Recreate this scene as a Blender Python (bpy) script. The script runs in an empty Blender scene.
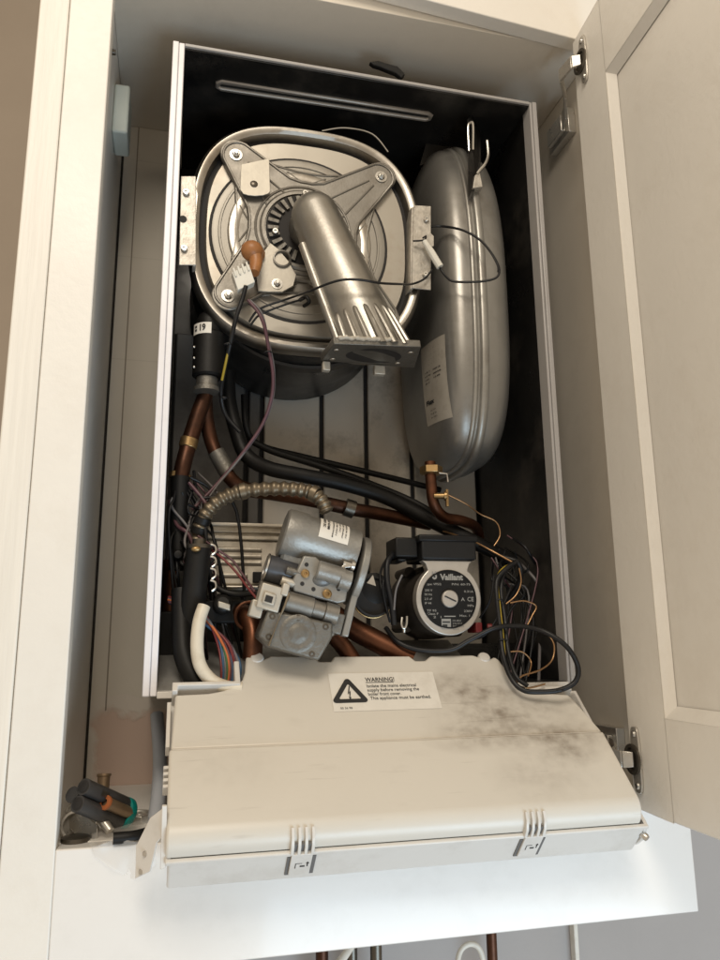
import bpy, bmesh, math, random
from mathutils import Vector, Matrix, Quaternion
from mathutils.bvhtree import BVHTree
random.seed(7)
V = Vector
scene = bpy.context.scene
COL = scene.collection
rad = math.radians

# ------------------------------------------------------------------ camera
CAM = V((-.205, -.775, .0435)); FPX = 765.0
yaw, pitch, roll = rad(13.97), rad(12.245), rad(-.654)
fw = V((math.sin(yaw)*math.cos(pitch), math.cos(yaw)*math.cos(pitch), math.sin(pitch)))
r0 = V((math.cos(yaw), -math.sin(yaw), 0)); u0 = r0.cross(fw)
rt = r0*math.cos(roll)+u0*math.sin(roll); up = -r0*math.sin(roll)+u0*math.cos(roll)
cd = bpy.data.cameras.new('camera'); cam = bpy.data.objects.new('camera', cd); COL.objects.link(cam)
cd.sensor_fit = 'VERTICAL'; cd.sensor_height = 36; cd.sensor_width = 27; cd.lens = FPX/960*36
cd.clip_start = .02; cd.clip_end = 100
M = Matrix.Identity(4)
for i in range(3):
    M[i][0] = rt[i]; M[i][1] = up[i]; M[i][2] = -fw[i]; M[i][3] = CAM[i]
cam.matrix_world = M
scene.camera = cam

# a measured point of the photograph turned into a point of the place, at a known depth / height / plane
def ray(px, py): return fw*FPX+rt*(px-360)+up*(480-py)
def P(px, py, y): d = ray(px, py); return CAM+d*((y-CAM.y)/d.y)
def PZ(px, py, z): d = ray(px, py); return CAM+d*((z-CAM.z)/d.z)
def PX(px, py, x): d = ray(px, py); return CAM+d*((x-CAM.x)/d.x)
def PP(px, py, o, n): d = ray(px, py); return CAM+d*((o-CAM).dot(n)/d.dot(n))

# ------------------------------------------------------------------ materials
def mat(name, col, rough=.5, metal=0., var=.0, vscale=8., bump=0., bscale=60., dirt=None, dscale=6., damt=.5, coat=0., stretch=None, rvar=0., spec=.5, detail=6):
    m = bpy.data.materials.new(name); m.use_nodes = True
    nt = m.node_tree; N = nt.nodes; L = nt.links; b = N['Principled BSDF']
    b.inputs['Roughness'].default_value = rough; b.inputs['Metallic'].default_value = metal
    b.inputs['Specular IOR Level'].default_value = spec
    if coat: b.inputs['Coat Weight'].default_value = coat; b.inputs['Coat Roughness'].default_value = .08
    g = N.new('ShaderNodeNewGeometry'); vec = g.outputs['Position']
    if stretch:
        mp = N.new('ShaderNodeMapping'); mp.inputs['Scale'].default_value = stretch
        L.new(vec, mp.inputs['Vector']); vec = mp.outputs['Vector']
    def noise(sc, det=detail, ro=.6):
        n = N.new('ShaderNodeTexNoise'); n.inputs['Scale'].default_value = sc
        n.inputs['Detail'].default_value = det; n.inputs['Roughness'].default_value = ro
        L.new(vec, n.inputs['Vector']); return n
    c = (*col, 1); out = None
    if var:
        n = noise(vscale); mx = N.new('ShaderNodeMix'); mx.data_type = 'RGBA'
        mx.inputs['A'].default_value = (*[max(0, x*(1-var)) for x in col], 1)
        mx.inputs['B'].default_value = (*[min(1, x*(1+var)) for x in col], 1)
        rp = N.new('ShaderNodeMapRange'); rp.inputs['From Min'].default_value = .3; rp.inputs['From Max'].default_value = .7
        L.new(n.outputs['Fac'], rp.inputs['Value']); L.new(rp.outputs['Result'], mx.inputs['Factor']); out = mx.outputs['Result']
    if dirt:
        n = noise(dscale, 9, .7); rp = N.new('ShaderNodeMapRange')
        rp.inputs['From Min'].default_value = .5; rp.inputs['From Max'].default_value = .72; rp.inputs['To Max'].default_value = damt
        L.new(n.outputs['Fac'], rp.inputs['Value'])
        mx = N.new('ShaderNodeMix'); mx.data_type = 'RGBA'; mx.inputs['B'].default_value = (*dirt, 1)
        L.new(rp.outputs['Result'], mx.inputs['Factor'])
        if out: L.new(out, mx.inputs['A'])
        else: mx.inputs['A'].default_value = c
        out = mx.outputs['Result']
    if out: L.new(out, b.inputs['Base Color'])
    else: b.inputs['Base Color'].default_value = c
    if rvar:
        n = noise(vscale*2.3); rp = N.new('ShaderNodeMapRange'); rp.inputs['To Min'].default_value = max(.03, rough-rvar); rp.inputs['To Max'].default_value = min(1, rough+rvar)
        rp.inputs['From Min'].default_value = .3; rp.inputs['From Max'].default_value = .7
        L.new(n.outputs['Fac'], rp.inputs['Value']); L.new(rp.outputs['Result'], b.inputs['Roughness'])
    if bump:
        n = noise(bscale, 4); bp = N.new('ShaderNodeBump'); bp.inputs['Strength'].default_value = bump; bp.inputs['Distance'].default_value = .002
        L.new(n.outputs['Fac'], bp.inputs['Height']); L.new(bp.outputs['Normal'], b.inputs['Normal'])
    return m

m_paint = mat('cream_paint', (.80, .77, .715), .42, var=.03, vscale=5, bump=.16, bscale=130, rvar=.05, dirt=(.58, .51, .42), dscale=11, damt=.20)
m_grain = mat('cream_woodgrain_paint', (.80, .765, .70), .45, var=.05, vscale=30, bump=.22, bscale=60, stretch=(6, 6, .25))
m_gloss = mat('white_gloss_rail', (.80, .78, .75), .24, var=.02, vscale=5, bump=.05, bscale=70, coat=.25, dirt=(.56, .54, .50), dscale=13, damt=.22)
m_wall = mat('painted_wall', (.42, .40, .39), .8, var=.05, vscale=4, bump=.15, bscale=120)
m_carc = mat('carcass_board', (.70, .64, .55), .55, var=.05, vscale=6, bump=.06, bscale=120, dirt=(.25, .2, .15), dscale=12, damt=.15)
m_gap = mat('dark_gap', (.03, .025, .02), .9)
m_white = mat('white_enamel', (.82, .80, .82), .28, var=.02, vscale=10, dirt=(.5, .46, .42), dscale=14, damt=.25)
m_greyen = mat('grey_enamel', (.38, .365, .355), .35, var=.03, vscale=10, dirt=(.25, .22, .2), dscale=16, damt=.35)
m_black = mat('black_enamel', (.012, .0115, .011), .34, var=.5, vscale=7, spec=.45, rvar=.12, dirt=(.085, .074, .062), dscale=9, damt=.5)
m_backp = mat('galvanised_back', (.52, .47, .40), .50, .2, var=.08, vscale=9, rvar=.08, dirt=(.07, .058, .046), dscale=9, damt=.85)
m_tray = mat('grey_tray', (.36, .35, .33), .45, .3, var=.1, vscale=14, dirt=(.10, .09, .08), dscale=11, damt=.6)
m_steel = mat('stainless_steel', (.42, .395, .355), .34, 1, var=.05, vscale=12, rvar=.07, dirt=(.20, .155, .11), dscale=11, damt=.7)
m_plate = mat('brushed_door_plate', (.40, .372, .325), .46, .85, var=.05, vscale=9, rvar=.06, dirt=(.27, .21, .15), dscale=7, damt=.7)
m_cast = mat('cast_aluminium', (.25, .235, .21), .46, .85, var=.10, vscale=26, bump=.10, bscale=420, rvar=.08, dirt=(.14, .12, .095), dscale=16, damt=.6)
m_castd = mat('dull_cast_aluminium', (.19, .18, .16), .5, .8, var=.12, vscale=30, bump=.35, bscale=240, dirt=(.09, .08, .07), dscale=18, damt=.6)
m_elbow = mat('smooth_cast_pipe', (.36, .345, .315), .40, 1, var=.06, vscale=22, bump=.08, bscale=320, rvar=.05, dirt=(.28, .235, .19), dscale=20, damt=.35)
m_sheet = mat('aluminium_tab', (.50, .465, .40), .5, .6, var=.10, vscale=40, bump=.08, bscale=300)
m_galv = mat('galvanised_bracket', (.48, .45, .40), .45, .6, var=.22, vscale=120, bump=.3, bscale=200, dirt=(.25, .2, .15), dscale=40, damt=.5)
m_screw = mat('zinc_screw', (.62, .60, .56), .3, 1, var=.1, vscale=60)
m_dark = mat('dark_recess', (.015, .013, .012), .7)
m_rub = mat('black_rubber', (.007, .0065, .006), .5, spec=.3, var=.3, vscale=30, bump=.1, bscale=200)
m_cable = mat('black_cable', (.009, .009, .010), .42, spec=.35, var=.3, vscale=30)
m_vessel = mat('grey_vessel_paint', (.27, .26, .24), .34, .6, var=.07, vscale=14, rvar=.06, bump=.05, bscale=60, dirt=(.13, .115, .10), dscale=10, damt=.55)
m_seam = mat('vessel_seam', (.32, .31, .285), .35, .6, var=.1, vscale=30, dirt=(.15, .12, .1), dscale=14, damt=.6)
m_copper = mat('old_copper', (.13, .052, .027), .40, .85, var=.3, vscale=25, rvar=.1, dirt=(.05, .028, .02), dscale=14, damt=.95)
m_copperd = mat('tarnished_copper', (.085, .036, .02), .42, .8, var=.35, vscale=25, dirt=(.022, .015, .012), dscale=16, damt=.95)
m_brass = mat('brass', (.42, .28, .13), .38, .9, var=.2, vscale=40, dirt=(.12, .07, .03), dscale=30, damt=.8)
m_fins = mat('steel_fins', (.70, .65, .56), .38, .4, var=.10, vscale=20, rvar=.08, dirt=(.2, .15, .1), dscale=22, damt=.55)
m_hose = mat('bronze_corrugated', (.20, .16, .11), .40, .7, var=.2, vscale=60, dirt=(.07, .055, .04), dscale=30, damt=.7)
m_valve = mat('grey_cast_body', (.30, .292, .27), .42, .6, var=.08, vscale=22, bump=.22, bscale=260, dirt=(.15, .13, .11), dscale=16, damt=.6)
m_valved = mat('dark_grey_body', (.17, .175, .175), .45, .5, var=.1, vscale=22, bump=.2, bscale=240, dirt=(.08, .07, .06), dscale=16, damt=.5)
m_motor = mat('slate_motor', (.085, .09, .10), .38, .4, var=.15, vscale=30, dirt=(.04, .03, .03), dscale=20, damt=.4)
m_pumpb = mat('brown_black_pump', (.035, .028, .023), .45, .3, var=.25, vscale=30, bump=.2, bscale=160, dirt=(.07, .055, .04), dscale=20, damt=.5)
m_ring = mat('silver_ring', (.55, .52, .48), .38, .75, var=.08, vscale=30, bump=.1, bscale=200, dirt=(.28, .24, .2), dscale=14, damt=.5)
m_face = mat('black_faceplate', (.008, .008, .0085), .42, spec=.25, var=.2, vscale=30)
m_ink = mat('label_ink', (.02, .02, .02), .6)
m_prn = mat('silver_print', (.27, .26, .24), .5)
m_label = mat('label_paper', (.74, .71, .65), .5, var=.04, vscale=40, dirt=(.45, .4, .33), dscale=30, damt=.35)
m_vlabel = mat('vessel_label_paper', (.42, .385, .33), .5, .2, var=.08, vscale=40, dirt=(.22, .18, .14), dscale=30, damt=.5)
m_white_pl = mat('white_plastic', (.72, .70, .63), .45, var=.05, vscale=40, dirt=(.4, .33, .25), dscale=30, damt=.4)
m_orange = mat('orange_boot', (.36, .15, .05), .42, var=.2, vscale=60, dirt=(.15, .06, .02), dscale=40, damt=.6)
m_cream_cable = mat('cream_cable', (.66, .60, .49), .42, var=.06, vscale=30, dirt=(.35, .27, .18), dscale=40, damt=.45)
m_teal = mat('teal_plastic', (.0, .20, .18), .4, var=.1, vscale=60)
m_brown = mat('brown_rod', (.30, .21, .13), .4, .6, var=.2, vscale=60, dirt=(.1, .06, .03), dscale=60, damt=.5)
m_orng = mat('orange_ring', (.34, .10, .03), .45)
m_chrome = mat('nickel_hinge', (.55, .52, .47), .32, .75, var=.1, vscale=60, rvar=.08)
m_hdark = mat('hinge_dark', (.13, .115, .095), .35, .9, var=.2, vscale=60)
m_mint = mat('pale_green_block', (.62, .66, .60), .5, var=.03, vscale=20)
def wire_mat(n, c): return mat(n, c, .42, var=.12, vscale=60)
m_wred = wire_mat('red_wire', (.16, .025, .025)); m_wblue = wire_mat('blue_wire', (.03, .085, .16)); m_wgreen = wire_mat('green_wire', (.05, .12, .04))
m_wor = wire_mat('orange_wire', (.50, .13, .04)); m_wgrey = wire_mat('grey_wire', (.14, .13, .13)); m_wpur = wire_mat('maroon_wire', (.10, .045, .055))
m_wyel = wire_mat('yellow_green_wire', (.42, .30, .03)); m_wcop = mat('copper_wire', (.45, .27, .14), .35, .9, var=.15, vscale=60)
m_rust = mat('red_rubber_plug', (.14, .012, .012), .4)

# control box plastic with real soot stains
def soot_plastic():
    m = mat('cream_abs_plastic', (.64, .605, .54), .36, var=.02, vscale=6, bump=.05, bscale=160, rvar=.05)
    nt = m.node_tree; N = nt.nodes; L = nt.links; b = N['Principled BSDF']
    src = b.inputs['Base Color'].links[0].from_socket
    g = N.new('ShaderNodeNewGeometry')
    def blob(c, sx, sy, sz):
        mp = N.new('ShaderNodeMapping'); mp.vector_type = 'POINT'
        mp.inputs['Scale'].default_value = (1/sx, 1/sy, 1/sz); mp.inputs['Location'].default_value = (-c[0]/sx, -c[1]/sy, -c[2]/sz)
        L.new(g.outputs['Position'], mp.inputs['Vector'])
        ln = N.new('ShaderNodeVectorMath'); ln.operation = 'LENGTH'; L.new(mp.outputs['Vector'], ln.inputs[0])
        r = N.new('ShaderNodeMapRange'); r.inputs['From Min'].default_value = 1; r.inputs['From Max'].default_value = .0
        L.new(ln.outputs['Value'], r.inputs['Value']); return r.outputs['Result']
    def mathn(op, a, bb):
        n = N.new('ShaderNodeMath'); n.operation = op; n.use_clamp = True
        for i, x in enumerate((a, bb)):
            if isinstance(x, float): n.inputs[i].default_value = x
            else: L.new(x, n.inputs[i])
        return n.outputs[0]
    pts = [(470, 690, .045, .035, .035, .7), (505, 715, .075, .035, .03, .85), (560, 738, .06, .02, .02, .9), (480, 738, .05, .018, .018, .8), (570, 757, .03, .012, .012, .8), (430, 690, .05, .02, .02, .4), (545, 775, .05, .03, .03, .35), (220, 770, .06, .04, .04, .14)]
    tot = None
    for (px, py, sx, sy, sz, a) in pts:
        c = PP(px, py, V((0, .005, .033)), V((0, -.702, .712)))
        q = mathn('MULTIPLY', blob(c, sx*1.25, sy*1.2, sz*1.2), a*1.1)
        tot = q if tot is None else mathn('ADD', tot, q)
    mp = N.new('ShaderNodeMapping'); mp.inputs['Scale'].default_value = (.55, 1.5, 1.5); mp.inputs['Rotation'].default_value = (0, .35, .3); L.new(g.outputs['Position'], mp.inputs['Vector'])
    n = N.new('ShaderNodeTexNoise'); n.inputs['Scale'].default_value = 15; n.inputs['Detail'].default_value = 7; n.inputs['Roughness'].default_value = .66
    L.new(mp.outputs['Vector'], n.inputs['Vector'])
    r = N.new('ShaderNodeMapRange'); r.inputs['From Min'].default_value = .26; r.inputs['From Max'].default_value = .70; L.new(n.outputs['Fac'], r.inputs['Value'])
    fac = mathn('MULTIPLY', tot, r.outputs['Result'])
    # faint handling marks all over
    n2 = N.new('ShaderNodeTexNoise'); n2.inputs['Scale'].default_value = 38; n2.inputs['Detail'].default_value = 6; L.new(mp.outputs['Vector'], n2.inputs['Vector'])
    r2 = N.new('ShaderNodeMapRange'); r2.inputs['From Min'].default_value = .62; r2.inputs['From Max'].default_value = .80; r2.inputs['To Max'].default_value = .10; L.new(n2.outputs['Fac'], r2.inputs['Value'])
    # sparse black specks
    vo = N.new('ShaderNodeTexVoronoi'); vo.inputs['Scale'].default_value = 26; L.new(g.outputs['Position'], vo.inputs['Vector'])
    r3 = N.new('ShaderNodeMapRange'); r3.inputs['From Min'].default_value = .055; r3.inputs['From Max'].default_value = .03; r3.inputs['To Max'].default_value = .6; L.new(vo.outputs['Distance'], r3.inputs['Value'])
    sp = N.new('ShaderNodeSeparateColor'); L.new(vo.outputs['Color'], sp.inputs[0])
    gt = mathn('GREATER_THAN', sp.outputs[0], .72)
    mp5 = N.new('ShaderNodeMapping'); mp5.inputs['Scale'].default_value = (14, 190, 190); mp5.inputs['Rotation'].default_value = (0, .25, .5); L.new(g.outputs['Position'], mp5.inputs['Vector'])
    n5 = N.new('ShaderNodeTexNoise'); n5.inputs['Scale'].default_value = 1; n5.inputs['Detail'].default_value = 3; L.new(mp5.outputs['Vector'], n5.inputs['Vector'])
    r5 = N.new('ShaderNodeMapRange'); r5.inputs['From Min'].default_value = .66; r5.inputs['From Max'].default_value = .80; r5.inputs['To Max'].default_value = .28; L.new(n5.outputs['Fac'], r5.inputs['Value'])
    n6 = N.new('ShaderNodeTexNoise'); n6.inputs['Scale'].default_value = 90; n6.inputs['Detail'].default_value = 5; L.new(g.outputs['Position'], n6.inputs['Vector'])
    r6 = N.new('ShaderNodeMapRange'); r6.inputs['From Min'].default_value = .35; r6.inputs['From Max'].default_value = .65; r6.inputs['To Min'].default_value = .55; r6.inputs['To Max'].default_value = 1.25; L.new(n6.outputs['Fac'], r6.inputs['Value'])
    fac = mathn('MULTIPLY', fac, r6.outputs['Result']); fac = mathn('ADD', fac, r5.outputs['Result'])
    fac = mathn('ADD', fac, r2.outputs['Result']); fac = mathn('ADD', fac, mathn('MULTIPLY', r3.outputs['Result'], gt))
    mx = N.new('ShaderNodeMix'); mx.data_type = 'RGBA'; mx.inputs['B'].default_value = (.17, .13, .095, 1)
    L.new(src, mx.inputs['A']); L.new(fac, mx.inputs['Factor']); L.new(mx.outputs['Result'], b.inputs['Base Color'])
    return m
m_abs = soot_plastic()
m_absp = mat('cream_abs_tray', (.68, .655, .615), .36, var=.02, vscale=6, bump=.05, bscale=160, dirt=(.4, .36, .3), dscale=16, damt=.35)

# cupboard back: pale lining, tile joints, bare pink plaster at the bottom with a torn edge
def back_lining():
    m = mat('lining_and_plaster', (.64, .59, .51), .75, var=.04, vscale=7, bump=.12, bscale=120)
    nt = m.node_tree; N = nt.nodes; L = nt.links; b = N['Principled BSDF']
    src = b.inputs['Base Color'].links[0].from_socket
    g = N.new('ShaderNodeNewGeometry'); s = N.new('ShaderNodeSeparateXYZ'); L.new(g.outputs['Position'], s.inputs[0])
    n = N.new('ShaderNodeTexNoise'); n.inputs['Scale'].default_value = 28; n.inputs['Detail'].default_value = 7; L.new(g.outputs['Position'], n.inputs['Vector'])
    def ma(op, a, c, cl=False):
        q = N.new('ShaderNodeMath'); q.operation = op; q.use_clamp = cl
        for i, x in enumerate((a, c)):
            if isinstance(x, (float, int)): q.inputs[i].default_value = x
            else: L.new(x, q.inputs[i])
        return q.outputs[0]
    wob = ma('MULTIPLY', ma('SUBTRACT', n.outputs['Fac'], .5), .06)
    zz = ma('ADD', s.outputs['Z'], wob); xx = ma('ADD', s.outputs['X'], wob)
    low = ma('MULTIPLY', ma('SUBTRACT', -.026, zz), 90., True); inr = ma('MULTIPLY', ma('SUBTRACT', xx, -.288), 120., True)
    pl = ma('MULTIPLY', low, inr)
    scr = ma('MULTIPLY', ma('LESS_THAN', zz, -.012), ma('GREATER_THAN', xx, -.294))
    def mix(a, col, f):
        mx = N.new('ShaderNodeMix'); mx.data_type = 'RGBA'; mx.inputs['B'].default_value = (*col, 1); L.new(a, mx.inputs['A']); L.new(f, mx.inputs['Factor']); return mx.outputs['Result']
    c = mix(src, (.66, .60, .53), scr)
    c = mix(c, (.62, .47, .39), pl)
    jz = ma('LESS_THAN', ma('ABSOLUTE', ma('SUBTRACT', ma('MODULO', ma('ADD', s.outputs['Z'], 1.003), .15), .075), 0), .0008)
    jx = ma('LESS_THAN', ma('ABSOLUTE', ma('SUBTRACT', s.outputs['X'], -.2745), 0), .0009)
    hi = ma('GREATER_THAN', zz, -.03)
    c = mix(c, (.16, .13, .10), ma('MULTIPLY', ma('MULTIPLY', jz, .10), ma('GREATER_THAN', s.outputs['Z'], .42)))
    c = mix(c, (.20, .16, .12), ma('MULTIPLY', ma('MULTIPLY', jx, .8), hi))
    bpn = b.inputs['Normal'].links[0].from_node; bp2 = N.new('ShaderNodeBump'); bp2.inputs['Strength'].default_value = 1; bp2.inputs['Distance'].default_value = .0012
    L.new(ma('SUBTRACT', 1., pl), bp2.inputs['Height']); L.new(bpn.outputs['Normal'], bp2.inputs['Normal']); L.new(bp2.outputs['Normal'], b.inputs['Normal'])
    L.new(c, b.inputs['Base Color']); return m
m_back = back_lining()

# ------------------------------------------------------------------ mesh builder
class MB:
    def __init__(s): s.v = []; s.f = []; s.m = []
    def add(s, vs, fs, mi=0):
        k = len(s.v); s.v += [V(a) for a in vs]
        for f in fs: s.f.append([k+i for i in f]); s.m.append(mi)
        return s
    def box(s, a, b, mi=0, fr=None):
        x0, y0, z0 = a; x1, y1, z1 = b
        vs = [V((x, y, z)) for x in (x0, x1) for y in (y0, y1) for z in (z0, z1)]
        if fr: vs = [fr(*q) for q in vs]
        return s.add(vs, [(0, 1, 3, 2), (4, 6, 7, 5), (0, 4, 5, 1), (2, 3, 7, 6), (0, 2, 6, 4), (1, 5, 7, 3)], mi)
    def prism(s, pts, off, mi=0):
        n = len(pts); pts = [V(p) for p in pts]; off = V(off)
        fs = [list(range(n)), list(range(2*n-1, n-1, -1))]+[(i, (i+1) % n, n+(i+1) % n, n+i) for i in range(n)]
        return s.add(pts+[p+off for p in pts], fs, mi)
    def sheet(s, pts, mi=0): return s.add(pts, [list(range(len(pts)))], mi)
    def tube(s, pts, r, n=10, mi=0, smooth=6, closed=False, rfun=None):
        pts = [V(p) for p in pts]
        if smooth and len(pts) > 2: pts = catmull(pts, smooth, closed)
        k = len(pts); rings = []; prev = None
        for i, p in enumerate(pts):
            if closed: t = pts[(i+1) % k]-pts[i-1]
            else: t = pts[min(i+1, k-1)]-pts[max(i-1, 0)]
            t = t.normalized() if t.length > 1e-9 else V((0, 0, 1))
            if prev is None:
                a = t.orthogonal().normalized()
            else:
                a = prev-t*prev.dot(t); a = a.normalized() if a.length > 1e-6 else t.orthogonal().normalized()
            prev = a; b = t.cross(a)
            rr = rfun(i/(k-1 if not closed else k))*r if rfun else r
            rings.append([p+(a*math.cos(2*math.pi*j/n)+b*math.sin(2*math.pi*j/n))*rr for j in range(n)])
        vs = [q for R in rings for q in R]; fs = []
        for i in range(k if closed else k-1):
            i2 = (i+1) % k
            for j in range(n): fs.append((i*n+j, i*n+(j+1) % n, i2*n+(j+1) % n, i2*n+j))
        if not closed: fs += [list(range(n-1, -1, -1)), [(k-1)*n+j for j in range(n)]]
        return s.add(vs, fs, mi)
    def cyl(s, a, b, r, r2=None, n=24, mi=0):
        r2 = r if r2 is None else r2
        return s.lathe(a, V(b)-V(a), [(0, 0), (r, 0), (r2, (V(b)-V(a)).length), (0, (V(b)-V(a)).length)], n, mi)
    def lathe(s, o, ax, prof, n=32, mi=0, flat=1., ref=None):
        o = V(o); ax = V(ax).normalized(); a = V(ref).normalized() if ref else ax.orthogonal().normalized(); a = (a-ax*a.dot(ax)).normalized(); b = ax.cross(a)
        vs = []; idx = []
        for (r, h) in prof:
            if r < 1e-7: idx.append([len(vs)]); vs.append(o+ax*h)
            else:
                idx.append(list(range(len(vs), len(vs)+n)))
                vs += [o+ax*h+(a*math.cos(2*math.pi*j/n)+b*math.sin(2*math.pi*j/n)*flat)*r for j in range(n)]
        fs = []
        for A, B in zip(idx, idx[1:]):
            if len(A) == 1 and len(B) == 1: continue
            for j in range(n):
                j2 = (j+1) % n
                if len(A) == 1: fs.append((A[0], B[j2], B[j]))
                elif len(B) == 1: fs.append((A[j], A[j2], B[0]))
                else: fs.append((A[j], A[j2], B[j2], B[j]))
        return s.add(vs, fs, mi)
    def ball(s, c, rx, ry=None, rz=None, fr=None, n=20, mi=0):
        ry = ry or rx; rz = rz or rx; vs = []; fs = []; m = n//2
        for i in range(m+1):
            th = math.pi*i/m
            for j in range(n):
                ph = 2*math.pi*j/n; q = V((rx*math.sin(th)*math.cos(ph), ry*math.sin(th)*math.sin(ph), rz*math.cos(th)))
                if fr: q = fr@q
                vs.append(V(c)+q)
        for i in range(m):
            for j in range(n): fs.append((i*n+j, i*n+(j+1) % n, (i+1)*n+(j+1) % n, (i+1)*n+j))
        return s.add(vs, fs, mi)
    def build(s, name, mats, parent=None, bevel=0, seg=2, angle=35, merge=True, flat=False):
        me = bpy.data.meshes.new(name); base = parent_loc(parent)
        me.from_pydata([v-base for v in s.v], [], s.f); 
        mats = mats if isinstance(mats, (list, tuple)) else [mats]
        for m in mats: me.materials.append(m)
        me.polygons.foreach_set('material_index', s.m)
        bm = bmesh.new(); bm.from_mesh(me)
        if merge: bmesh.ops.remove_doubles(bm, verts=bm.verts, dist=1e-6)
        bmesh.ops.recalc_face_normals(bm, faces=bm.faces); bm.to_mesh(me); bm.free()
        if not flat:
            for p in me.polygons: p.use_smooth = True
            me.set_sharp_from_angle(angle=rad(angle))
        o = bpy.data.objects.new(name, me); COL.objects.link(o)
        if parent is not None: o.parent = parent
        if bevel:
            b = o.modifiers.new('bevel', 'BEVEL'); b.width = bevel; b.segments = seg; b.limit_method = 'ANGLE'; b.angle_limit = rad(40); b.harden_normals = False
        return o
def parent_loc(p):
    l = V((0, 0, 0))
    while p is not None: l += p.location; p = p.parent
    return l
def catmull(p, n, closed=False):
    out = []; k = len(p)
    rng = range(k) if closed else range(k-1)
    for i in rng:
        if closed: a, b, c, d = p[i-1], p[i], p[(i+1) % k], p[(i+2) % k]
        else: a, b, c, d = p[max(i-1, 0)], p[i], p[i+1], p[min(i+2, k-1)]
        for j in range(n):
            t = j/n
            out.append(.5*((2*b)+(c-a)*t+(2*a-5*b+4*c-d)*t*t+(3*b-a-3*c+d)*t**3))
    if not closed: out.append(p[-1])
    return out
def thing(name, label, cat, loc=(0, 0, 0), group=None):
    o = bpy.data.objects.new(name, None); COL.objects.link(o); o.location = loc; o.empty_display_size = .05
    return tag(o, label, cat, group)
def tag(o, label=None, cat=None, group=None, kind=None):
    if label: o['label'] = label
    if cat: o['category'] = cat
    if group: o['group'] = group
    if kind: o['kind'] = kind
    return o
def path(pts): return [P(*q) for q in pts]
_tc = {}
def text_mesh(txt, bold=0.):
    if (txt, bold) in _tc: return _tc[(txt, bold)]
    cu = bpy.data.curves.new('txt', 'FONT'); cu.body = txt; cu.size = 1; cu.offset = bold; cu.resolution_u = 2
    o = bpy.data.objects.new('txt', cu); COL.objects.link(o)
    dg = bpy.context.evaluated_depsgraph_get(); dg.update()
    me = o.evaluated_get(dg).to_mesh()
    vs = [(v.co.x, v.co.y) for v in me.vertices]; fs = [list(p.vertices) for p in me.polygons]
    o.evaluated_get(dg).to_mesh_clear(); bpy.data.objects.remove(o); bpy.data.curves.remove(cu)
    _tc[(txt, bold)] = (vs, fs); return vs, fs
def put_text(mb, txt, fr, x, y, h, mi, w=None, bold=0., align='l'):
    vs, fs = text_mesh(txt, bold)
    if not vs: return
    wd = max(a for a, b in vs); sx = h if w is None else w/wd
    if align == 'c': x -= wd*sx/2
    mb.add([fr(x+a*sx, y+b*h) for a, b in vs], fs, mi)

# ------------------------------------------------------------------ the setting
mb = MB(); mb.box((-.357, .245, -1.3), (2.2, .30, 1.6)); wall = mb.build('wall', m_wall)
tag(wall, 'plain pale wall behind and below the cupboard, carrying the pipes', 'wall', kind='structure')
mb = MB(); mb.box((-2.6, 1.30, -1.5), (-.2, 1.36, 2.6)); wall2 = mb.build('room_wall', mat('beige_room_wall', (.42, .36, .30), .8, var=.05, vscale=3, bump=.1, bscale=90))
tag(wall2, 'dim beige room wall far beyond the left edge of the cupboard', 'wall', kind='structure')

# ------------------------------------------------------------------ cupboard
YF = -.06; ZS = -.116; ZC = .775
cup = thing('cupboard', 'tall cream painted wall cupboard with open right hand door, housing the stripped boiler', 'cupboard', (0, .24, -.21))
mb = MB(); mb.box((-.300, .238, -.135), (.305, .2445, .79)); mb.build('back_lining', m_back, cup)
mb = MB(); mb.box((-.3283, YF+.0205, ZS-.02), (-.2955, .2378, .80)); mb.build('side_panel', m_paint, cup, .0008)
mb = MB(); mb.box((.290, YF+.0205, ZS-.02), (.308, .2378, .80)); mb.build('side_panel', m_carc, cup, .0008)
mb = MB(); mb.box((.2895, YF, ZS), (.308, YF+.02, .764)); mb.build('frame_stile', m_paint, cup, .001)
mb = MB(); mb.box((-.2953, YF+.0205, ZC), (.2895, .2375, ZC+.018)); mb.build('top_panel', m_carc, cup, .0008)
mb = MB(); mb.box((-.2953, YF+.0205, ZS-.018), (.2895, .2375, ZS)); mb.build('bottom_panel', m_paint, cup, .001)
mb = MB(); mb.box((-.3285, YF, -.40), (-.287, YF+.02, 1.0)); mb.build('frame_stile', m_paint, cup, .0012)
mb = MB(); mb.box((-.3575, YF+.0012, -.40), (-.3292, .238, 1.0)); mb.build('end_panel', m_grain, cup, .0015)
a = P(435, 0, YF); b = P(575, 39, YF); sl = (b.z-a.z)/(b.x-a.x)
zr = lambda x: b.z+sl*(x-b.x)*.75
mb = MB(); mb.prism([(-.286, YF, zr(-.286)+.003), (.308, YF, zr(.308)), (.308, YF, 1.0), (-.286, YF, 1.0)], (0, .019, 0)); mb.build('top_rail', m_paint, cup, .0012)
mb = MB(); mb.box((-.28695, YF+.0002, -.213), (.308, YF+.02, ZS-.0005)); mb.build('bottom_rail', m_gloss, cup, .0012)
for (px, py) in ((112, 52), (134, 143)):
    c = PX(px, py, -.2955); c.x = -.2953
    mb = MB(); mb.cyl(c, c+V((.004, 0, 0)), .0035, .003, 12); mb.build('shelf_pin', m_hdark, cup)
c = PX(123, 118, -.287)
mb = MB(); mb.box((-.2953, .085, .655), (-.277, .135, .722)); mb.build('corner_block', m_mint, cup, .003, 3)
# thin dark strip painting in the shadow gap of the side panel at the back
mb = MB(); mb.box((-.2954, .2355, ZS), (-.2925, .2377, .7748)); mb.build('shadow_gap_strip', m_gap, cup)

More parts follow.
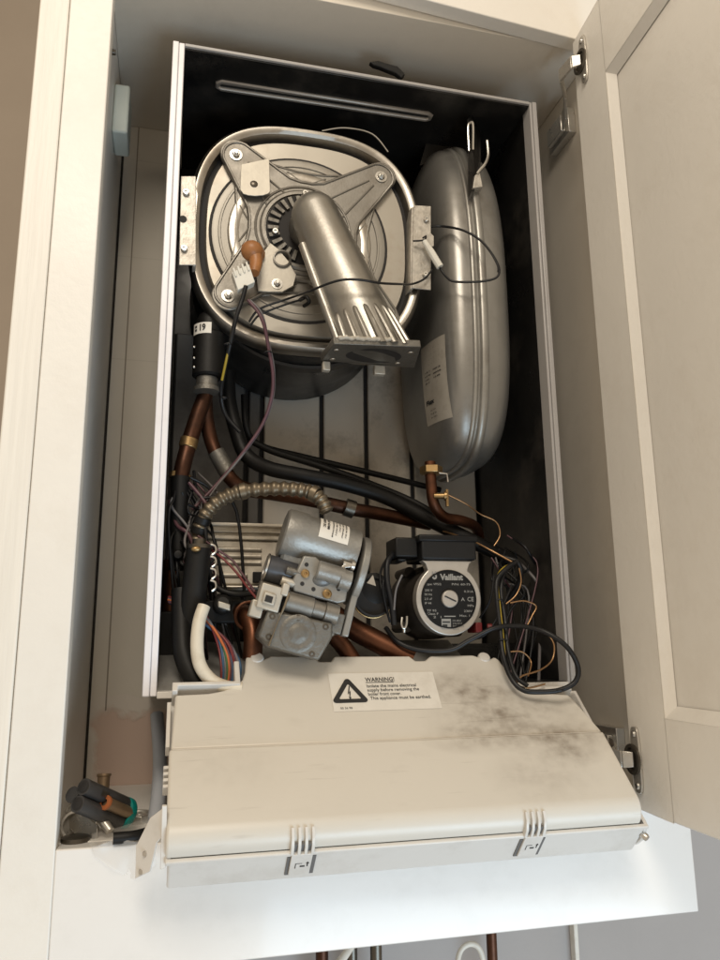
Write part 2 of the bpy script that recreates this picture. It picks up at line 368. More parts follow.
# door, opened about 86 degrees on concealed hinges
dang = rad(3.6); dd = V((-math.sin(dang), -math.cos(dang), 0)); dn = V((-math.cos(dang), math.sin(dang), 0))   # along the door towards the viewer / face normal
dorig = V((.247, YF, 0))
def D(u, z, n=0.): return dorig+dd*u+V((0, 0, z))+dn*n
DB, DT, DW = -.1145, .7615, .56
mb = MB()
fr = lambda u, n, z: D(u, z, n)
st = .075
pu0 = .067
pzb, pzt = -.025, .665
mb.box((0, -.022, DB), (pu0, 0, DT), 0, fr); mb.box((DW-st, -.022, DB), (DW, 0, DT), 0, fr)
mb.box((pu0, -.022, DB), (DW-st, 0, pzb), 0, fr); mb.box((pu0, -.022, pzt), (DW-st, 0, DT), 0, fr)
door = mb.build('door', m_paint, cup, .001)
mb = MB()
e = .0115
o_ = [(pu0, pzb), (DW-st, pzb), (DW-st, pzt), (pu0, pzt)]
inn = [(pu0+e, pzb+e), (DW-st-e, pzb+e), (DW-st-e, pzt-e), (pu0+e, pzt-e)]
vs = [D(u, z, -.0005) for u, z in o_]+[D(u, z, -.007) for u, z in inn]+[D(u, z, -.020) for u, z in o_]
mb.add(vs, [(i, (i+1) % 4, 4+(i+1) % 4, 4+i) for i in range(4)]+[(i, 8+i, 8+(i+1) % 4, (i+1) % 4) for i in range(4)])
mb.build('moulding', m_paint, door, 0, flat=True)
mb = MB(); mb.box((pu0+e-.004, -.016, pzb+e-.004), (DW-st-e+.004, -.008, pzt-e+.004), 0, fr); mb.build('panel', m_paint, door)

def hinge(zc, uc):
    h = MB()
    pl = []
    for i in range(24):
        t = 2*math.pi*i/24; c, s_ = math.cos(t), math.sin(t)
        pl.append(D(uc+.0075*math.copysign(abs(c)**.5, c), zc+.031*math.copysign(abs(s_)**.5, s_), .0003))
    h.prism(pl, dn*.0025)
    hh = h.build('hinge', m_chrome, door, .0006)
    h = MB(); h.lathe(D(uc-.0045, zc, .0029), dn, [(0, 0), (.0145, 0), (.0145, .002), (.011, .0021), (.010, -.0012), (0, -.0012)], 28); h.build('hinge_cup', m_hdark, hh)
    h = MB()   # arm from the cup, round the door edge and back to the plate on the cupboard side
    pts = [D(uc-.002, zc, .004), D(uc-.007, zc, .013), D(-.004, zc, .017), V((.250, YF+.030, zc)), V((.268, YF+.062, zc)), V((.281, YF+.100, zc))]
    hs = [.007, .008, .0085, .0085, .010, .011]
    for a_, b_, h0_, h1_ in zip(pts, pts[1:], hs, hs[1:]):
        t_ = (b_-a_).normalized(); sd_ = t_.cross(V((0, 0, 1)))*.0016
        h.add([a_-sd_+V((0, 0, -h0_)), a_+sd_+V((0, 0, -h0_)), a_+sd_+V((0, 0, h0_)), a_-sd_+V((0, 0, h0_)), b_-sd_+V((0, 0, -h1_)), b_+sd_+V((0, 0, -h1_)), b_+sd_+V((0, 0, h1_)), b_-sd_+V((0, 0, h1_))],
              [(0, 1, 2, 3), (4, 7, 6, 5), (0, 4, 5, 1), (1, 5, 6, 2), (2, 6, 7, 3), (3, 7, 4, 0)])
    h.build('hinge_link', m_chrome, hh, .0006)
    h = MB(); h.box((.279, YF+.075, zc-.017), (.2898, YF+.128, zc+.020))
    h.box((.272, YF+.082, zc-.012), (.279, YF+.120, zc+.012))
    h.build('hinge_arm', m_chrome, hh, .001)
    for dz in (-.024, .024):
        h = MB(); c = D(uc, zc+dz, .0028); h.lathe(c, dn, [(0, .0018), (.0025, .0015), (.0034, 0)], 14); h.build('screw', m_screw, hh)
hinge(-.068, .0145); hinge(.717, .026)

# ------------------------------------------------------------------ boiler
boiler = thing('boiler', 'wall hung gas boiler with front cover off and electronics box swung down, inside the cupboard', 'boiler', (0, .12, 0))
B0 = boiler
# casing shell
mb = MB()
mb.box((-.2255, .002, .0), (-.2135, .2375, .7195)); mb.box((.2165, .002, .0), (.2245, .2375, .7195))
mb.box((-.2130, .002, .7145), (.2160, .2375, .7195)); mb.box((-.2130, .229, .46), (.2160, .2375, .7140))
casing = mb.build('casing', m_black, B0, .0005)
mb = MB(); mb.box((-.2262, -.002, -.001), (-.2195, .02, .7205)); mb.box((-.2193, -.0005, -.001), (-.2130, .02, .7205)); mb.build('front_flange', m_white, casing, .001)
mb = MB(); mb.box((.2163, -.0005, -.001), (.2196, .02, .7205)); mb.box((.2198, -.002, -.001), (.2255, .02, .7205)); mb.build('front_flange', m_greyen, casing, .001)
mb = MB(); mb.box((-.2128, -.001, .7165), (.2161, .006, .7203)); mb.build('top_flange', m_greyen, casing, .0005)
# ridge pressed into the casing roof, its edge highlight put into a pale colour
mb = MB(); a = V((-.168, .05, .7143)); b = V((.094, .047, .7143))
mb.tube([a+V((0, -.006, 0)), a+V((-.005, -.003, 0)), a+V((-.005, .003, 0)), a+V((0, .006, 0)), b+V((0, .006, 0)), b+V((.005, .003, 0)), b+V((.005, -.003, 0)), b+V((0, -.006, 0))], .0032, 10, smooth=0, closed=True)
mb.build('roof_ridge', mat('ridge_highlight', (.34, .31, .275), .40, .5, var=.2, vscale=20), casing)
# the dark scorched tear on the top edge
c = P(385, 72, .004)
mb = MB(); mb.prism([c+V((-.021, 0, .005)), c+V((-.010, 0, .0085)), c+V((.002, 0, .0065)), c+V((.014, 0, .0055)), c+V((.024, 0, -.004)), c+V((.019, 0, -.010)), c+V((.012, 0, -.0045)), c+V((.003, 0, -.0025)), c+V((-.008, 0, .0005)), c+V((-.016, 0, .0015))], (0, -.007, 0)); mb.build('sealing_scrap', m_rub, casing, .001)
# back plate: grey steel in panels with dark grooves between
mb = MB()
xs = [-.2125, -.113, -.0925, -.0105, .053, .119, .2158]
for x0, x1 in list(zip(xs, xs[1:]))[2:]: mb.box((x0+.0028, .222, .03), (x1-.0028, .228, .4595))
mb.build('back_panel', m_backp, B0, .002)
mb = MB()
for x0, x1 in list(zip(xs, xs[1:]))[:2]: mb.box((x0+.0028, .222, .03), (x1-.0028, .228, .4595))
mb.build('back_panel', mat('dark_back', (.14, .132, .122), .5, .2, var=.2, vscale=9, dirt=(.04, .034, .028), dscale=8, damt=.8), B0, .002)  # the two left panels in a darker grey
mb = MB(); mb.box((-.2128, .2285, .03), (.216, .2372, .4598)); mb.build('groove_backing', m_dark, B0)  # dark sheet that shows in the grooves between the panels
# bottom tray
mb = MB(); mb.prism([(-.213, .0, .004), (-.213, .105, .050), (-.213, .105, .045), (-.213, .004, -.001)], (.333, 0, 0)); mb.build('bottom_tray', m_tray, B0, .001)
mb = MB(); mb.box((-.213, .1055, .040), (.216, .2215, .045)); mb.box((.1203, .003, .0), (.216, .1055, .004)); mb.box((.1203, .1020, .0042), (.216, .1055, .0398)); mb.build('floor_panel', m_black, B0)
mb = MB(); mb.box((-.2128, -.003, -.003), (.2160, .003, .0035)); mb.build('front_lip', m_absp, B0, .0008)

# heat exchanger body behind the burner door
def sup(cx, cz, a, b, n, k=96):
    out = []
    for i in range(k):
        t = 2*math.pi*i/k; c, s_ = math.cos(t), math.sin(t)
        out.append((cx+a*math.copysign(abs(c)**(2/n), c), cz+b*math.copysign(abs(s_)**(2/n), s_)))
    return out
HX, HZ, HA, HB, HN = -.0625, .5130, .1325, .1370, 2.75
def ringstack(levels, mi=0, cap=True):   # levels: (scale offset in m, y)
    mb = MB(); k = 96; vs = []; fs = []
    for (d, y) in levels:
        vs += [V((x, y, z)) for x, z in sup(HX, HZ, HA+d, HB+d, HN, k)]
    for i in range(len(levels)-1):
        for j in range(k): fs.append((i*k+j, i*k+(j+1) % k, (i+1)*k+(j+1) % k, (i+1)*k+j))
    if cap: fs.append([(len(levels)-1)*k+j for j in range(k)])
    mb.add(vs, fs, mi); return mb
hxb = MB()
hxb.lathe((HX, .222, .5000), (0, -1, 0), [(0, 0), (.126, 0), (.132, .02), (.128, .05), (.132, .08), (.128, .11), (.132, .14), (.130, .172), (0, .172)], 56)
hx = hxb.build('heat_exchanger', m_black, B0)
mb = MB(); mb.lathe((HX, .09, .5000), (0, -1, 0), [(.1325, 0), (.135, .003), (.135, .018), (.1325, .021)], 56); mb.build('clamp_band', mat('dull_band', (.05, .045, .04), .4, .6), hx)
# burner door
bd = ringstack([(-.001, .050), (.006, .046), (.007, .036), (.0055, .030), (.002, .0265), (-.002, .0265), (-.0055, .029), (-.0065, .034), (-.0075, .040)], cap=False).build('burner_door', m_steel, B0)
ringstack([(-.006, .0405), (-.016, .0405)], cap=False).build('lip_gap', m_dark, bd)
ringstack([(-.0125, .041), (-.0130, .0365), (-.0145, .0345), (-.019, .0345)]).build('door_plate', m_plate, bd)
HC = P(303, 232, .03); HC.y = .0345
CC = P(301, 240, .03); CC.y = .0343; CC.z += .003
mb = MB(); mb.lathe(CC, (0, -1, 0), [(.1060, 0), (.1055, .0004), (.1035, .0004), (.1030, 0)], 72); mb.build('dark_ring', m_dark, bd)
mb = MB(); mb.lathe(CC, (0, -1, 0), [(.1030, 0), (.1025, .0016), (.1000, .0022), (.0955, .0022), (.0948, .0034), (.0930, .0034), (.0922, .0020), (.0850, .0020), (.0835, .0042), (.0725, .0042), (.0710, .0022), (0, .0022)], 72); mb.build('pressed_disc', mat('dull_pressed_disc', (.31, .29, .255), .48, .65, var=.08, vscale=12, bump=.06, bscale=400, dirt=(.17, .135, .10), dscale=10, damt=.65), bd)
mb = MB(); mb.lathe(CC, (0, -1, 0), [(.0848, .0015), (.0838, .0048), (.0825, .0054), (.0735, .0054), (.0722, .0048), (.0712, .0015)], 72); mb.build('polished_ring', m_steel, bd)
# cast spider
def ang(px, py): q = P(px, py, .03); return q
lug = [(236, 155), (381, 177), (384, 318), (228, 296)]
LG = [ang(*q) for q in lug]
def ring2(c, r, a0, a1, k): return [V((c.x+r*math.cos(a0+(a1-a0)*i/k), 0, c.z+r*math.sin(a0+(a1-a0)*i/k))) for i in range(k+1)]
sp = MB(); outline = []
hc = V((HC.x, 0, HC.z))
order = [LG[1], LG[0], LG[3], LG[2]]        # counter-clockwise
for i, L0 in enumerate(order):
    L1 = order[(i+1) % 4]
    d0 = V((L0.x-hc.x, 0, L0.z-hc.z)); th0 = math.atan2(d0.z, d0.x); d1 = V((L1.x-hc.x, 0, L1.z-hc.z)); th1 = math.atan2(d1.z, d1.x)
    if th1 < th0: th1 += 2*math.pi
    lr = .0185
    outline += ring2(V((L0.x, 0, L0.z)), lr, th0-1.15, th0+1.15, 8)
    q0 = outline[-1]; mid = (th0+th1)/2; rm = .065
    q1 = V((L1.x+lr*math.cos(th1-1.15), 0, L1.z+lr*math.sin(th1-1.15)))
    arc = [hc+V((rm*math.cos(mid+t), 0, rm*math.sin(mid+t))) for t in (-.22, -.1, 0, .1, .22)]
    outline += [q0.lerp(arc[0], .5), q0.lerp(arc[0], .9)]+arc[1:4]+[arc[-1].lerp(q1, .1), arc[-1].lerp(q1, .5)]
yb, yt = .0335, .0268
web = []
for i, L0 in enumerate(order):
    th0 = math.atan2(L0.z-hc.z, L0.x-hc.x); L1 = order[(i+1) % 4]; th1 = math.atan2(L1.z-hc.z, L1.x-hc.x)
    if th1 < th0: th1 += 2*math.pi
    d0 = (V((L0.x, 0, L0.z))-hc).length; d1 = (V((L1.x, 0, L1.z))-hc).length
    for k_ in range(12):
        f_ = k_/12; w_ = (2*abs(f_-.5))**2.2; r_ = (.079*(1-w_)+(d0*(1-f_)+d1*f_)*w_)
        t_ = th0+(th1-th0)*f_; web.append(V((hc.x+r_*math.cos(t_), .0322, hc.z+r_*math.sin(t_))))
wb = MB(); wb.prism(web, (0, -.0024, 0)); wb.build('spider_web', m_cast, bd, .0008)
wb = MB(); wb.tube([V((q.x, .0298, q.z)) for q in [hc+(V((q.x, 0, q.z))-hc)*.975 for q in web]], .0013, 8, smooth=0, closed=True)
for i, L0 in enumerate(order):
    L1 = order[(i+1) % 4]; th0 = math.atan2(L0.z-hc.z, L0.x-hc.x); th1 = math.atan2(L1.z-hc.z, L1.x-hc.x)
    if th1 < th0: th1 += 2*math.pi
    m_ = (th0+th1)/2
    for o_ in (-.10, .10):
        A = hc+V((math.cos(m_+o_*.4), 0, math.sin(m_+o_*.4)))*.062; Bq = hc+V((math.cos(m_+o_*3), 0, math.sin(m_+o_*3)))*.078
        wb.tube([V((A.x, .0298, A.z)), V((Bq.x, .0298, Bq.z))], .0012, 8, smooth=0)
wb.build('web_rib', m_cast, bd)
outline = [V((q.x, yb, q.z)) for q in outline]
sp.prism(outline, (0, yt-yb, 0))
spo = sp.build('spider_casting', m_cast, bd, .0012)
rb = MB()
k = len(outline)
ol = [hc+(V((q.x, 0, q.z))-hc)*.965 for q in outline]
rb.tube([V((q.x, yt-.0002, q.z)) for q in ol], .0016, 8, smooth=0, closed=True)
# diagonal ribs of each arm and the ring round the hub
for L0 in order:
    d = (V((L0.x, 0, L0.z))-hc); t = d.normalized(); pp = V((-t.z, 0, t.x))
    for s_ in (-1, 1):
        A = hc+t*.048+pp*.014*s_; Bq = hc+d*.86+pp*.004*s_
        rb.tube([V((A.x, yt-.0002, A.z)), V((Bq.x, yt-.0002, Bq.z))], .0013, 8, smooth=0)
rb.tube([V((q.x, yt-.0002, q.z)) for q in ring2(hc, .056, 0, 2*math.pi, 47)[:-1]], .0015, 8, smooth=0, closed=True)
rb.build('casting_rib', m_cast, bd)
mb = MB(); mb.lathe(V((HC.x, yt, HC.z)), (0, -1, 0), [(.0515, -.002), (.0515, .001), (.0490, .0028), (.0455, .0028), (.0445, -.004), (0, -.004)], 56); mb.build('hub_ring', m_cast, bd)
mb = MB(); mb.lathe(V((HC.x, yt-.0012, HC.z)), (0, -1, 0), [(.0442, 0), (0, 0)], 56); mb.build('hub_recess', m_dark, bd)
mb = MB()
for i in range(26):
    t = 2*math.pi*i/26+.06; c = V((math.cos(t), 0, math.sin(t))); w = V((-c.z, 0, c.x))*.0021
    if i % 26 in (19, 20): continue
    A = hc+c*.0295; Bq = hc+c*.0425
    q = [A-w, Bq-w*1.2, Bq+w*1.2, A+w]
    mb.prism([V((a.x, yt-.0002, a.z)) for a in q], (0, -.0042, 0))
mb.lathe(V((HC.x, yt, HC.z)), (0, -1, 0), [(.0290, -.003), (.0290, .0005), (.027, .001), (0, .001)], 40)
mb.build('vane_ring', m_castd, bd, .0004)
def bolt(px, py, y, r, parent, washer=True, name='bolt'):
    c = P(px, py, y); c.y = y; b = MB(); ax = V((0, -1, 0))
    if washer: b.lathe(c, ax, [(0, 0), (r*1.75, 0), (r*1.75, r*.25), (r*1.1, r*.27)], 24)
    b.lathe(c, ax, [(r*1.05, r*.2), (r, r*.9), (r*.85, r*1.05), (r*.45, r*1.05), (r*.4, r*.6), (0, r*.6)], 6 if washer else 18)
    b.lathe(c, ax, [(r*.62, 0), (r*.62, r*1.6), (r*.5, r*1.75), (0, r*1.75)], 14) if washer else None
    return b.build(name, m_screw, parent)
for q in ((236, 155), (381, 177), (228, 296), (386, 322)): bolt(*q, .0265, .0042, bd)
for q in ((305, 194), (275, 232), (347, 232)): bolt(*q, .0225, .0036, bd, False)
# sight tube
c = P(282, 259, .02); mb = MB(); mb.lathe(c+V((0, .012, 0)), (0, -1, 0), [(.0105, 0), (.0105, .014), (.0088, .0145), (.0080, .012), (.0078, .004), (0, .004)], 32)
mb.build('sight_tube', m_cast, bd)
# electrode carrier with its orange boot and white plug
def plate_px(name, pts, y, th, m, parent, bev=.0006):
    b = MB(); b.prism([P(px, py, y) for px, py in pts], (0, -th, 0)); return b.build(name, m, parent, bev)
el = plate_px('electrode_plate', [(264, 252), (270, 244), (278, 250), (288, 262), (296, 276), (293, 287), (282, 293), (268, 293), (258, 292), (256, 275)], .0235, .003, m_sheet, bd)
bolt(277, 284, .0205, .0036, bd, True); bolt(258, 268, .0205, .0030, bd, False)
mb = MB(); mb.ball(P(252, 251, .006), .0125, .012, .0115); mb.tube(path([(254, 252, .006), (256, 262, .004), (254, 273, .000)]), .0078, 14, rfun=lambda t: 1.1-.35*t)
mb.tube(path([(252, 250, .006), (258, 255, .02)]), .009, 12)
mb.build('electrode_boot', m_orange, bd)
a = [P(232, 272, -.004), P(249, 264, -.004), P(255, 282, -.004), P(238, 290, -.004)]
mb = MB(); mb.prism(a, (0, .012, 0))
for i in range(4):
    q = a[0].lerp(a[1], (i+.5)/4.); e = (a[1]-a[0]).normalized()*.0012; d = (a[3]-a[0]).normalized()
    mb.prism([q-e-d*.003, q+e-d*.003, q+e+d*.007, q-e+d*.007], (0, -.002, 0))
mb.build('electrode_plug', m_white_pl, bd, .0006)
# aluminium tab
tabpts = [(241, 165), (269, 159), (270, 192)]+[(270-14.5+14.5*math.cos(t), 192+4.5*math.sin(t)) for t in (.5, 1., 1.57, 2.1, 2.6)]+[(240, 190)]
tb = MB(); tb.prism([P(px, py, .0205) for px, py in tabpts], (0, -.0014, 0)); tb.build('heat_shield_tab', m_sheet, bd, .0004)
c = P(254, 184, .019); mb = MB(); mb.lathe(c, (0, -1, 0), [(0, .0012), (.0035, .0008), (.0045, 0)], 16); mb.build('rivet', m_hdark, bd)
# clamp wire on the back of the rim, upper right
mb = MB(); mb.tube(path([(322, 131, .045), (345, 128, .04), (372, 134, .04), (388, 152, .045)]), .0012, 8); mb.build('spring_wire', m_screw, bd)
# side brackets
br = MB()
br.prism([P(x, y, .012) for x, y in ((181, 176), (196, 176), (196, 265), (179, 265))], (0, .002, 0))
br.prism([P(x, y, .012)+V((0, .0022, 0)) for x, y in ((192.5, 176), (196, 176), (196, 265), (192.5, 265))], (0, .028, 0))
bro = br.build('mounting_bracket', m_galv, B0, .0006)
for q in ((186, 193), (184, 249)): bolt(*q, .0118, .0036, bro, False, 'screw')
mb = MB(); c = P(183, 219, .0117); mb.lathe(c, (0, -1, 0), [(0, .0002), (.0042, .0002)], 16); mb.build('slot_hole', m_dark, bro)
br = MB()
br.prism([P(x, y, .018) for x, y in ((414, 205), (431, 206), (431, 233), (434, 236), (434, 246), (431, 247), (431, 290), (412, 288))], (0, .002, 0))
br.prism([P(x, y, .018)+V((0, .0022, 0)) for x, y in ((412, 206), (416, 206), (414, 288), (411, 288))], (0, .028, 0))
bro = br.build('mounting_bracket', m_galv, B0, .0006)
for q in ((426, 220), (425, 275)): bolt(*q, .0178, .0034, bro, False, 'screw')

# mixture elbow
Ea = P(315, 216, -.016); Eb = P(371, 343, -.050)
ax = (Eb-Ea).normalized()
eye = (CAM-Ea).normalized(); sx = ax.cross(V((0, -1, 0))).normalized(); fr_ = sx.cross(ax).normalized()
if fr_.y > 0: fr_ = -fr_; 
L_ = (Eb-Ea).length
ra, rb_ = .0265, .0340
prof = [(0, -ra*.98)]+[(ra*math.sin(t), -ra*.98*math.cos(t)) for t in (.3, .6, .9, 1.2, 1.45)]+[(ra+(rb_-ra)*(i/8), L_*i/8) for i in range(0, 9)]+[(0, L_)]
eb = MB(); eb.lathe(Ea, ax, prof, 48)
eb.tube([Ea+V((.001, .004, 0)), Ea+V((.002, .024, -.001)), V((HC.x+.006, .018, HC.z))], .0255, 32, smooth=3)
fq = [P(334, 344, -.092), P(421, 347, -.086), P(414, 368, -.026), P(321, 361, -.034)]
fn = (fq[1]-fq[0]).cross(fq[3]-fq[0]).normalized(); fo = (fq[0]+fq[2])/2+V((0, 0, .003))
def to_flange(v):
    t = (v-Ea).dot(ax)
    if t < .4*L_: return v
    te = t+(fo-v).dot(fn)/ax.dot(fn)
    return v+ax*((te-L_)*(t-.4*L_)/(.6*L_))
eb.v = [to_flange(v) for v in eb.v]
elbow = eb.build('mixture_elbow', m_elbow, B0, angle=50)
eb = MB()  # side ridge along the left of the pipe
side = ax.cross(fr_); side = side if side.x < 0 else -side
eb.tube([Ea+ax*L_*.22+side*.0285+fr_*.004, Ea+ax*L_*.6+side*.0320+fr_*.004, Eb-ax*.004+side*.0350+fr_*.004], .0048, 12)
eb.v = [to_flange(v) for v in eb.v]; eb.build('pipe_ridge', m_elbow, elbow)
eb = MB()
for i in range(8):
    t = rad(-62+i*19.)
    d = (fr_*math.cos(t)-side*math.sin(t))
    h0 = L_*.76
    eb.tube([Ea+ax*h0+d*(ra+(rb_-ra)*.76-.0022), Ea+ax*(h0+.006)+d*(rb_-.0016), Eb-ax*.002+d*(rb_+.0022)], .0036, 10, rfun=lambda t: .55+.45*t)
eb.v = [to_flange(v) for v in eb.v]; eb.build('pipe_flute', m_elbow, elbow)
# flange plate, seen from slightly below
q = fq
fl = MB(); nrm = V((0, 0, 1))
fl.prism(q, V((-.1, 0, 1)).normalized()*.0075)
flo = fl.build('flange_plate', m_castd, elbow, .0008)
def onq(a, b): return (q[0].lerp(q[1], a)).lerp(q[3].lerp(q[2], a), b)
nq = (q[1]-q[0]).cross(q[3]-q[0]).normalized(); nq = nq if nq.z < 0 else -nq
fl = MB(); fl.sheet([onq(.5+.30*math.cos(t)*(1.05 if math.cos(t) > 0 else 1), .5+.36*math.sin(t))+nq*.0007 for t in [2*math.pi*i/28 for i in range(28)]]); fl.build('flange_opening', m_dark, flo)
for a_, b_ in ((.90, .25), (.80, .80), (.07, .3), (.1, .82)):
    fl = MB(); fl.lathe(onq(a_, b_)+nq*.0004, nq, [(0, .001), (.0025, .0008), (.0032, 0)], 14); fl.build('flange_screw', m_screw, flo)
for (px, py, y, w) in ((326, 366, -.034, .008), (379, 370, -.030, .012)):
    c = P(px, py, y); fl = MB(); fl.box((-w/2, -.004, -.006), (w/2, .004, .004), 0, lambda a, b, d: c+V((a, b, d))); fl.build('flange_clip', m_sheet, flo, .001)
# ragged gasket edge on the flange top
fl = MB(); pts = []
for i in range(14):
    a_ = i/13; pts.append(onq(.05+.62*a_, .02)-nq*(.006+.0018*random.random())+V((0, -.001, 0)))
fl.tube(pts, .0022, 8, smooth=2, rfun=lambda t: .7+.5*abs(math.sin(t*31))); fl.build('torn_gasket', m_sheet, flo)

# ------------------------------------------------------------------ expansion vessel
VC = V((.1445, .122, .481)); VA, VB, VZ = .0485, .108, .223
def vess(u, w):   # u: angle in yz, w: -pi/2..pi/2 across x
    n1, n2 = 4.2, 3.4
    cw, sw = math.cos(w), math.sin(w); e1 = 2/n1
    rr = abs(cw)**e1; x = math.copysign(abs(sw)**e1, sw)
    c, s_ = math.cos(u), math.sin(u)
    nn = 2.35 if s_ > 0 else 3.4
    # rounded top, squarer bottom
    yy = math.copysign(abs(c)**(2/nn), c); zz = math.copysign(abs(s_)**(2/nn), s_)
    return VC+V((VA*x, VB*rr*yy, VZ*rr*zz))
mb = MB(); NU, NW = 96, 32
vs = [vess(2*math.pi*i/NU, -math.pi/2+math.pi*(j)/NW) for j in range(NW+1) for i in range(NU)]
fs = [(j*NU+i, j*NU+(i+1) % NU, (j+1)*NU+(i+1) % NU, (j+1)*NU+i) for j in range(NW) for i in range(NU)]
mb.add(vs, fs); ves = mb.build('expansion_vessel', m_vessel, B0, angle=80)
bvh = BVHTree.FromPolygons([v.co+parent_loc(B0) for v in ves.data.vertices], [p.vertices[:] for p in ves.data.polygons])
xs_ = VC.x-.003
mb = MB(); prof = [vess(2*math.pi*i/NU, 0.) for i in range(NU)]
NS = len(prof); vs = []; fs = []
cs = [(-.0105, .0003), (-.0100, .0026), (-.0072, .0036), (-.0048, .0028), (-.0040, .0012), (-.0018, .0012), (-.0010, .0052), (-.0002, .0062), (.0072, .0062), (.0080, .0052), (.0086, .0020), (.0092, .0003)]
for p_ in prof:
    d = V((0, p_.y-VC.y, (p_.z-VC.z)*.45)).normalized()
    vs += [V((xs_+a, p_.y, p_.z))+d*(b-.0006) for a, b in cs]
K = len(cs)
for i in range(NS):
    for j in range(K-1): fs.append((i*K+j, i*K+j+1, ((i+1) % NS)*K+j+1, ((i+1) % NS)*K+j))
mb.add(vs, fs); mb.build('vessel_seam', m_seam, ves, angle=60)
# rating label on the vessel's left flank
lc = [P(419, 349, .06), P(445, 334, .06), P(453, 417, .06), P(428, 426, .06)]
corner = []
for (px, py) in ((421, 350), (445, 334), (453, 417), (428, 427)):
    h = bvh.ray_cast(CAM, ray(px, py).normalized()); corner.append(h[0] if h[0] is not None else P(px, py, .05))
def LV(u, v, off=.0005):   # u 0..1 left-right, v 0..1 bottom-top
    q_ = (corner[3].lerp(corner[2], u)).lerp(corner[0].lerp(corner[1], u), v)
    h = bvh.find_nearest(q_); n = h[1]; n = n if n.dot(CAM-q_) > 0 else -n
    return h[0]+n*off
mb = MB(); G = 12; vs = [LV(i/G, j/G, .0004) for j in range(G+1) for i in range(G+1)]
mb.add(vs, [(j*(G+1)+i, j*(G+1)+i+1, (j+1)*(G+1)+i+1, (j+1)*(G+1)+i) for j in range(G) for i in range(G)])
def lt(t, x, y, h, w, bold=0.): put_text(mb, t, lambda a, b: LV(a, b, .0008), x, y, h, 1, w, bold)
for i, (t, w) in enumerate((('10 l', .26), ('0.75 bar', .30), ('3 bar', .22), ('90 C', .22))): lt(t, .16, .64-.045*i, .026, w, .02)
for i, (t, w) in enumerate((('2009 CE', .28), ('0036', .3), ('12.08', .26))): lt(t, .56, .63-.05*i, .026, w, .02)
lt('Flex', .12, .245, .075, .4, .05)
for i in range(3): lt(('max 3 bar', 'N2', 'EN 13831')[i], .28, .16-.045*i, .022, .28)
for i in range(4): lt('. . . - - - . .', .12, .9-.06*i, .02, .7)
mb.build('rating_label', [m_vlabel, m_ink], ves, angle=80)
# hooks and bracket at the top of the vessel
mb = MB()
a_, b_ = P(475, 92, .05), P(477, 188, .012)
mb.prism([P(467, 120, .02), P(479, 96, .10), P(479, 160, .03), P(474, 186, .012), (P(468, 200, .012))], (.003, .0, 0))
hk = mb.build('hanging_strap', m_black, ves, .0006)
mb = MB(); mb.tube(path([(469, 151, .012), (468, 128, .012), (470, 123, .012), (473, 125, .012), (473, 150, .014)]), .0016, 8); mb.build('wire_hook', m_screw, ves)
mb = MB(); mb.tube(path([(487, 141, .012), (488, 155, .010), (485, 164, .008), (480, 170, .008), (477, 174, .008)]), .0020, 8); mb.build('wire_hook', m_screw, ves)
mb = MB(); mb.prism([P(x, y, .008) for x, y in ((475, 175), (480, 172), (483, 187), (473, 188))], (0, .012, 0)); mb.build('seam_clip', m_galv, ves, .0008)
# perforated support plate under the roof
mb = MB(); mb.prism([P(446, 96, .10), P(476, 100, .10), P(474, 150, .10), P(420, 165, .10), P(430, 130, .10)], (0, .003, 0))
spl = mb.build('support_plate', mat('dark_plate', (.06, .055, .048), .4, .5, var=.2, vscale=20), B0, .0006)
for q_ in ((452, 106), (459, 121), (443, 123), (450, 138)): bolt(*q_, .0995, .0034, spl, False, 'screw')
# brass nut and copper feed under the vessel
def tube_px(name, pts, r, m, parent=B0, n=14, sm=7, **k):
    b = MB(); b.tube(path(pts), r, n, smooth=sm, **k); return b.build(name, m, parent, angle=60)
cp = tube_px('copper_pipe', [(430, 462, .05), (431, 482, .05), (434, 504, .052), (444, 517, .06), (462, 521, .07), (476, 528, .09), (480, 545, .11)], .0066, m_copper)
mb = MB(); a_ = P(431, 466, .05); mb.lathe(a_, (0, 0, -1), [(.006, 0), (.0135, .001), (.0135, .009), (.011, .0105), (.006, .0105)], 6); mb.build('brass_nut', m_brass, cp, .0006)
mb = MB(); a_ = P(434, 496, .045); b_ = P(445, 496, .040); mb.cyl(a_, b_, .0035, .0035, 12); mb.cyl(P(444, 496, .04), P(447, 496, .039), .0055, .0055, 12); mb.box((-.0015, -.002, -.010), (.0015, .002, .010), 0, lambda x, y, z: P(447, 498, .038)+V((x, y, z))); mb.build('bleed_valve', m_brass, cp, .0004)
mb = MB(); mb.tube(path([(439, 473, .04), (447, 474, .038), (448, 482, .038)]), .0012, 8, smooth=0); mb.build('spring_clip', m_screw, cp)

# ------------------------------------------------------------------ pump
PC = P(449, 599, .012); PS = (PC-CAM).length/FPX*1.0
pscale = .00108
def PF(u, v, w=0.): return PC+V((u*pscale, -w, v*pscale))
ring = []
for i in range(64):
    t = 2*math.pi*i/64+math.pi/2; ring.append((34.5*math.cos(t), 36.5*math.sin(t)))
pb = MB(); pb.lathe(PC+V((0, .014, 0)), (0, 1, 0), [(0, 0), (.036, 0), (.0385, .004), (.0385, .03), (.042, .036), (.042, .075), (.030, .09), (.030, .12)], 48)
for s_ in (0, 90, 180, 270):
    t = rad(s_+40); d = V((math.cos(t), 0, math.sin(t)))
    pb.cyl(PC+d*.043+V((0, .05, 0)), PC+d*.043+V((0, .09, 0)), .0065, None, 14)
pump = pb.build('pump', m_pumpb, B0)
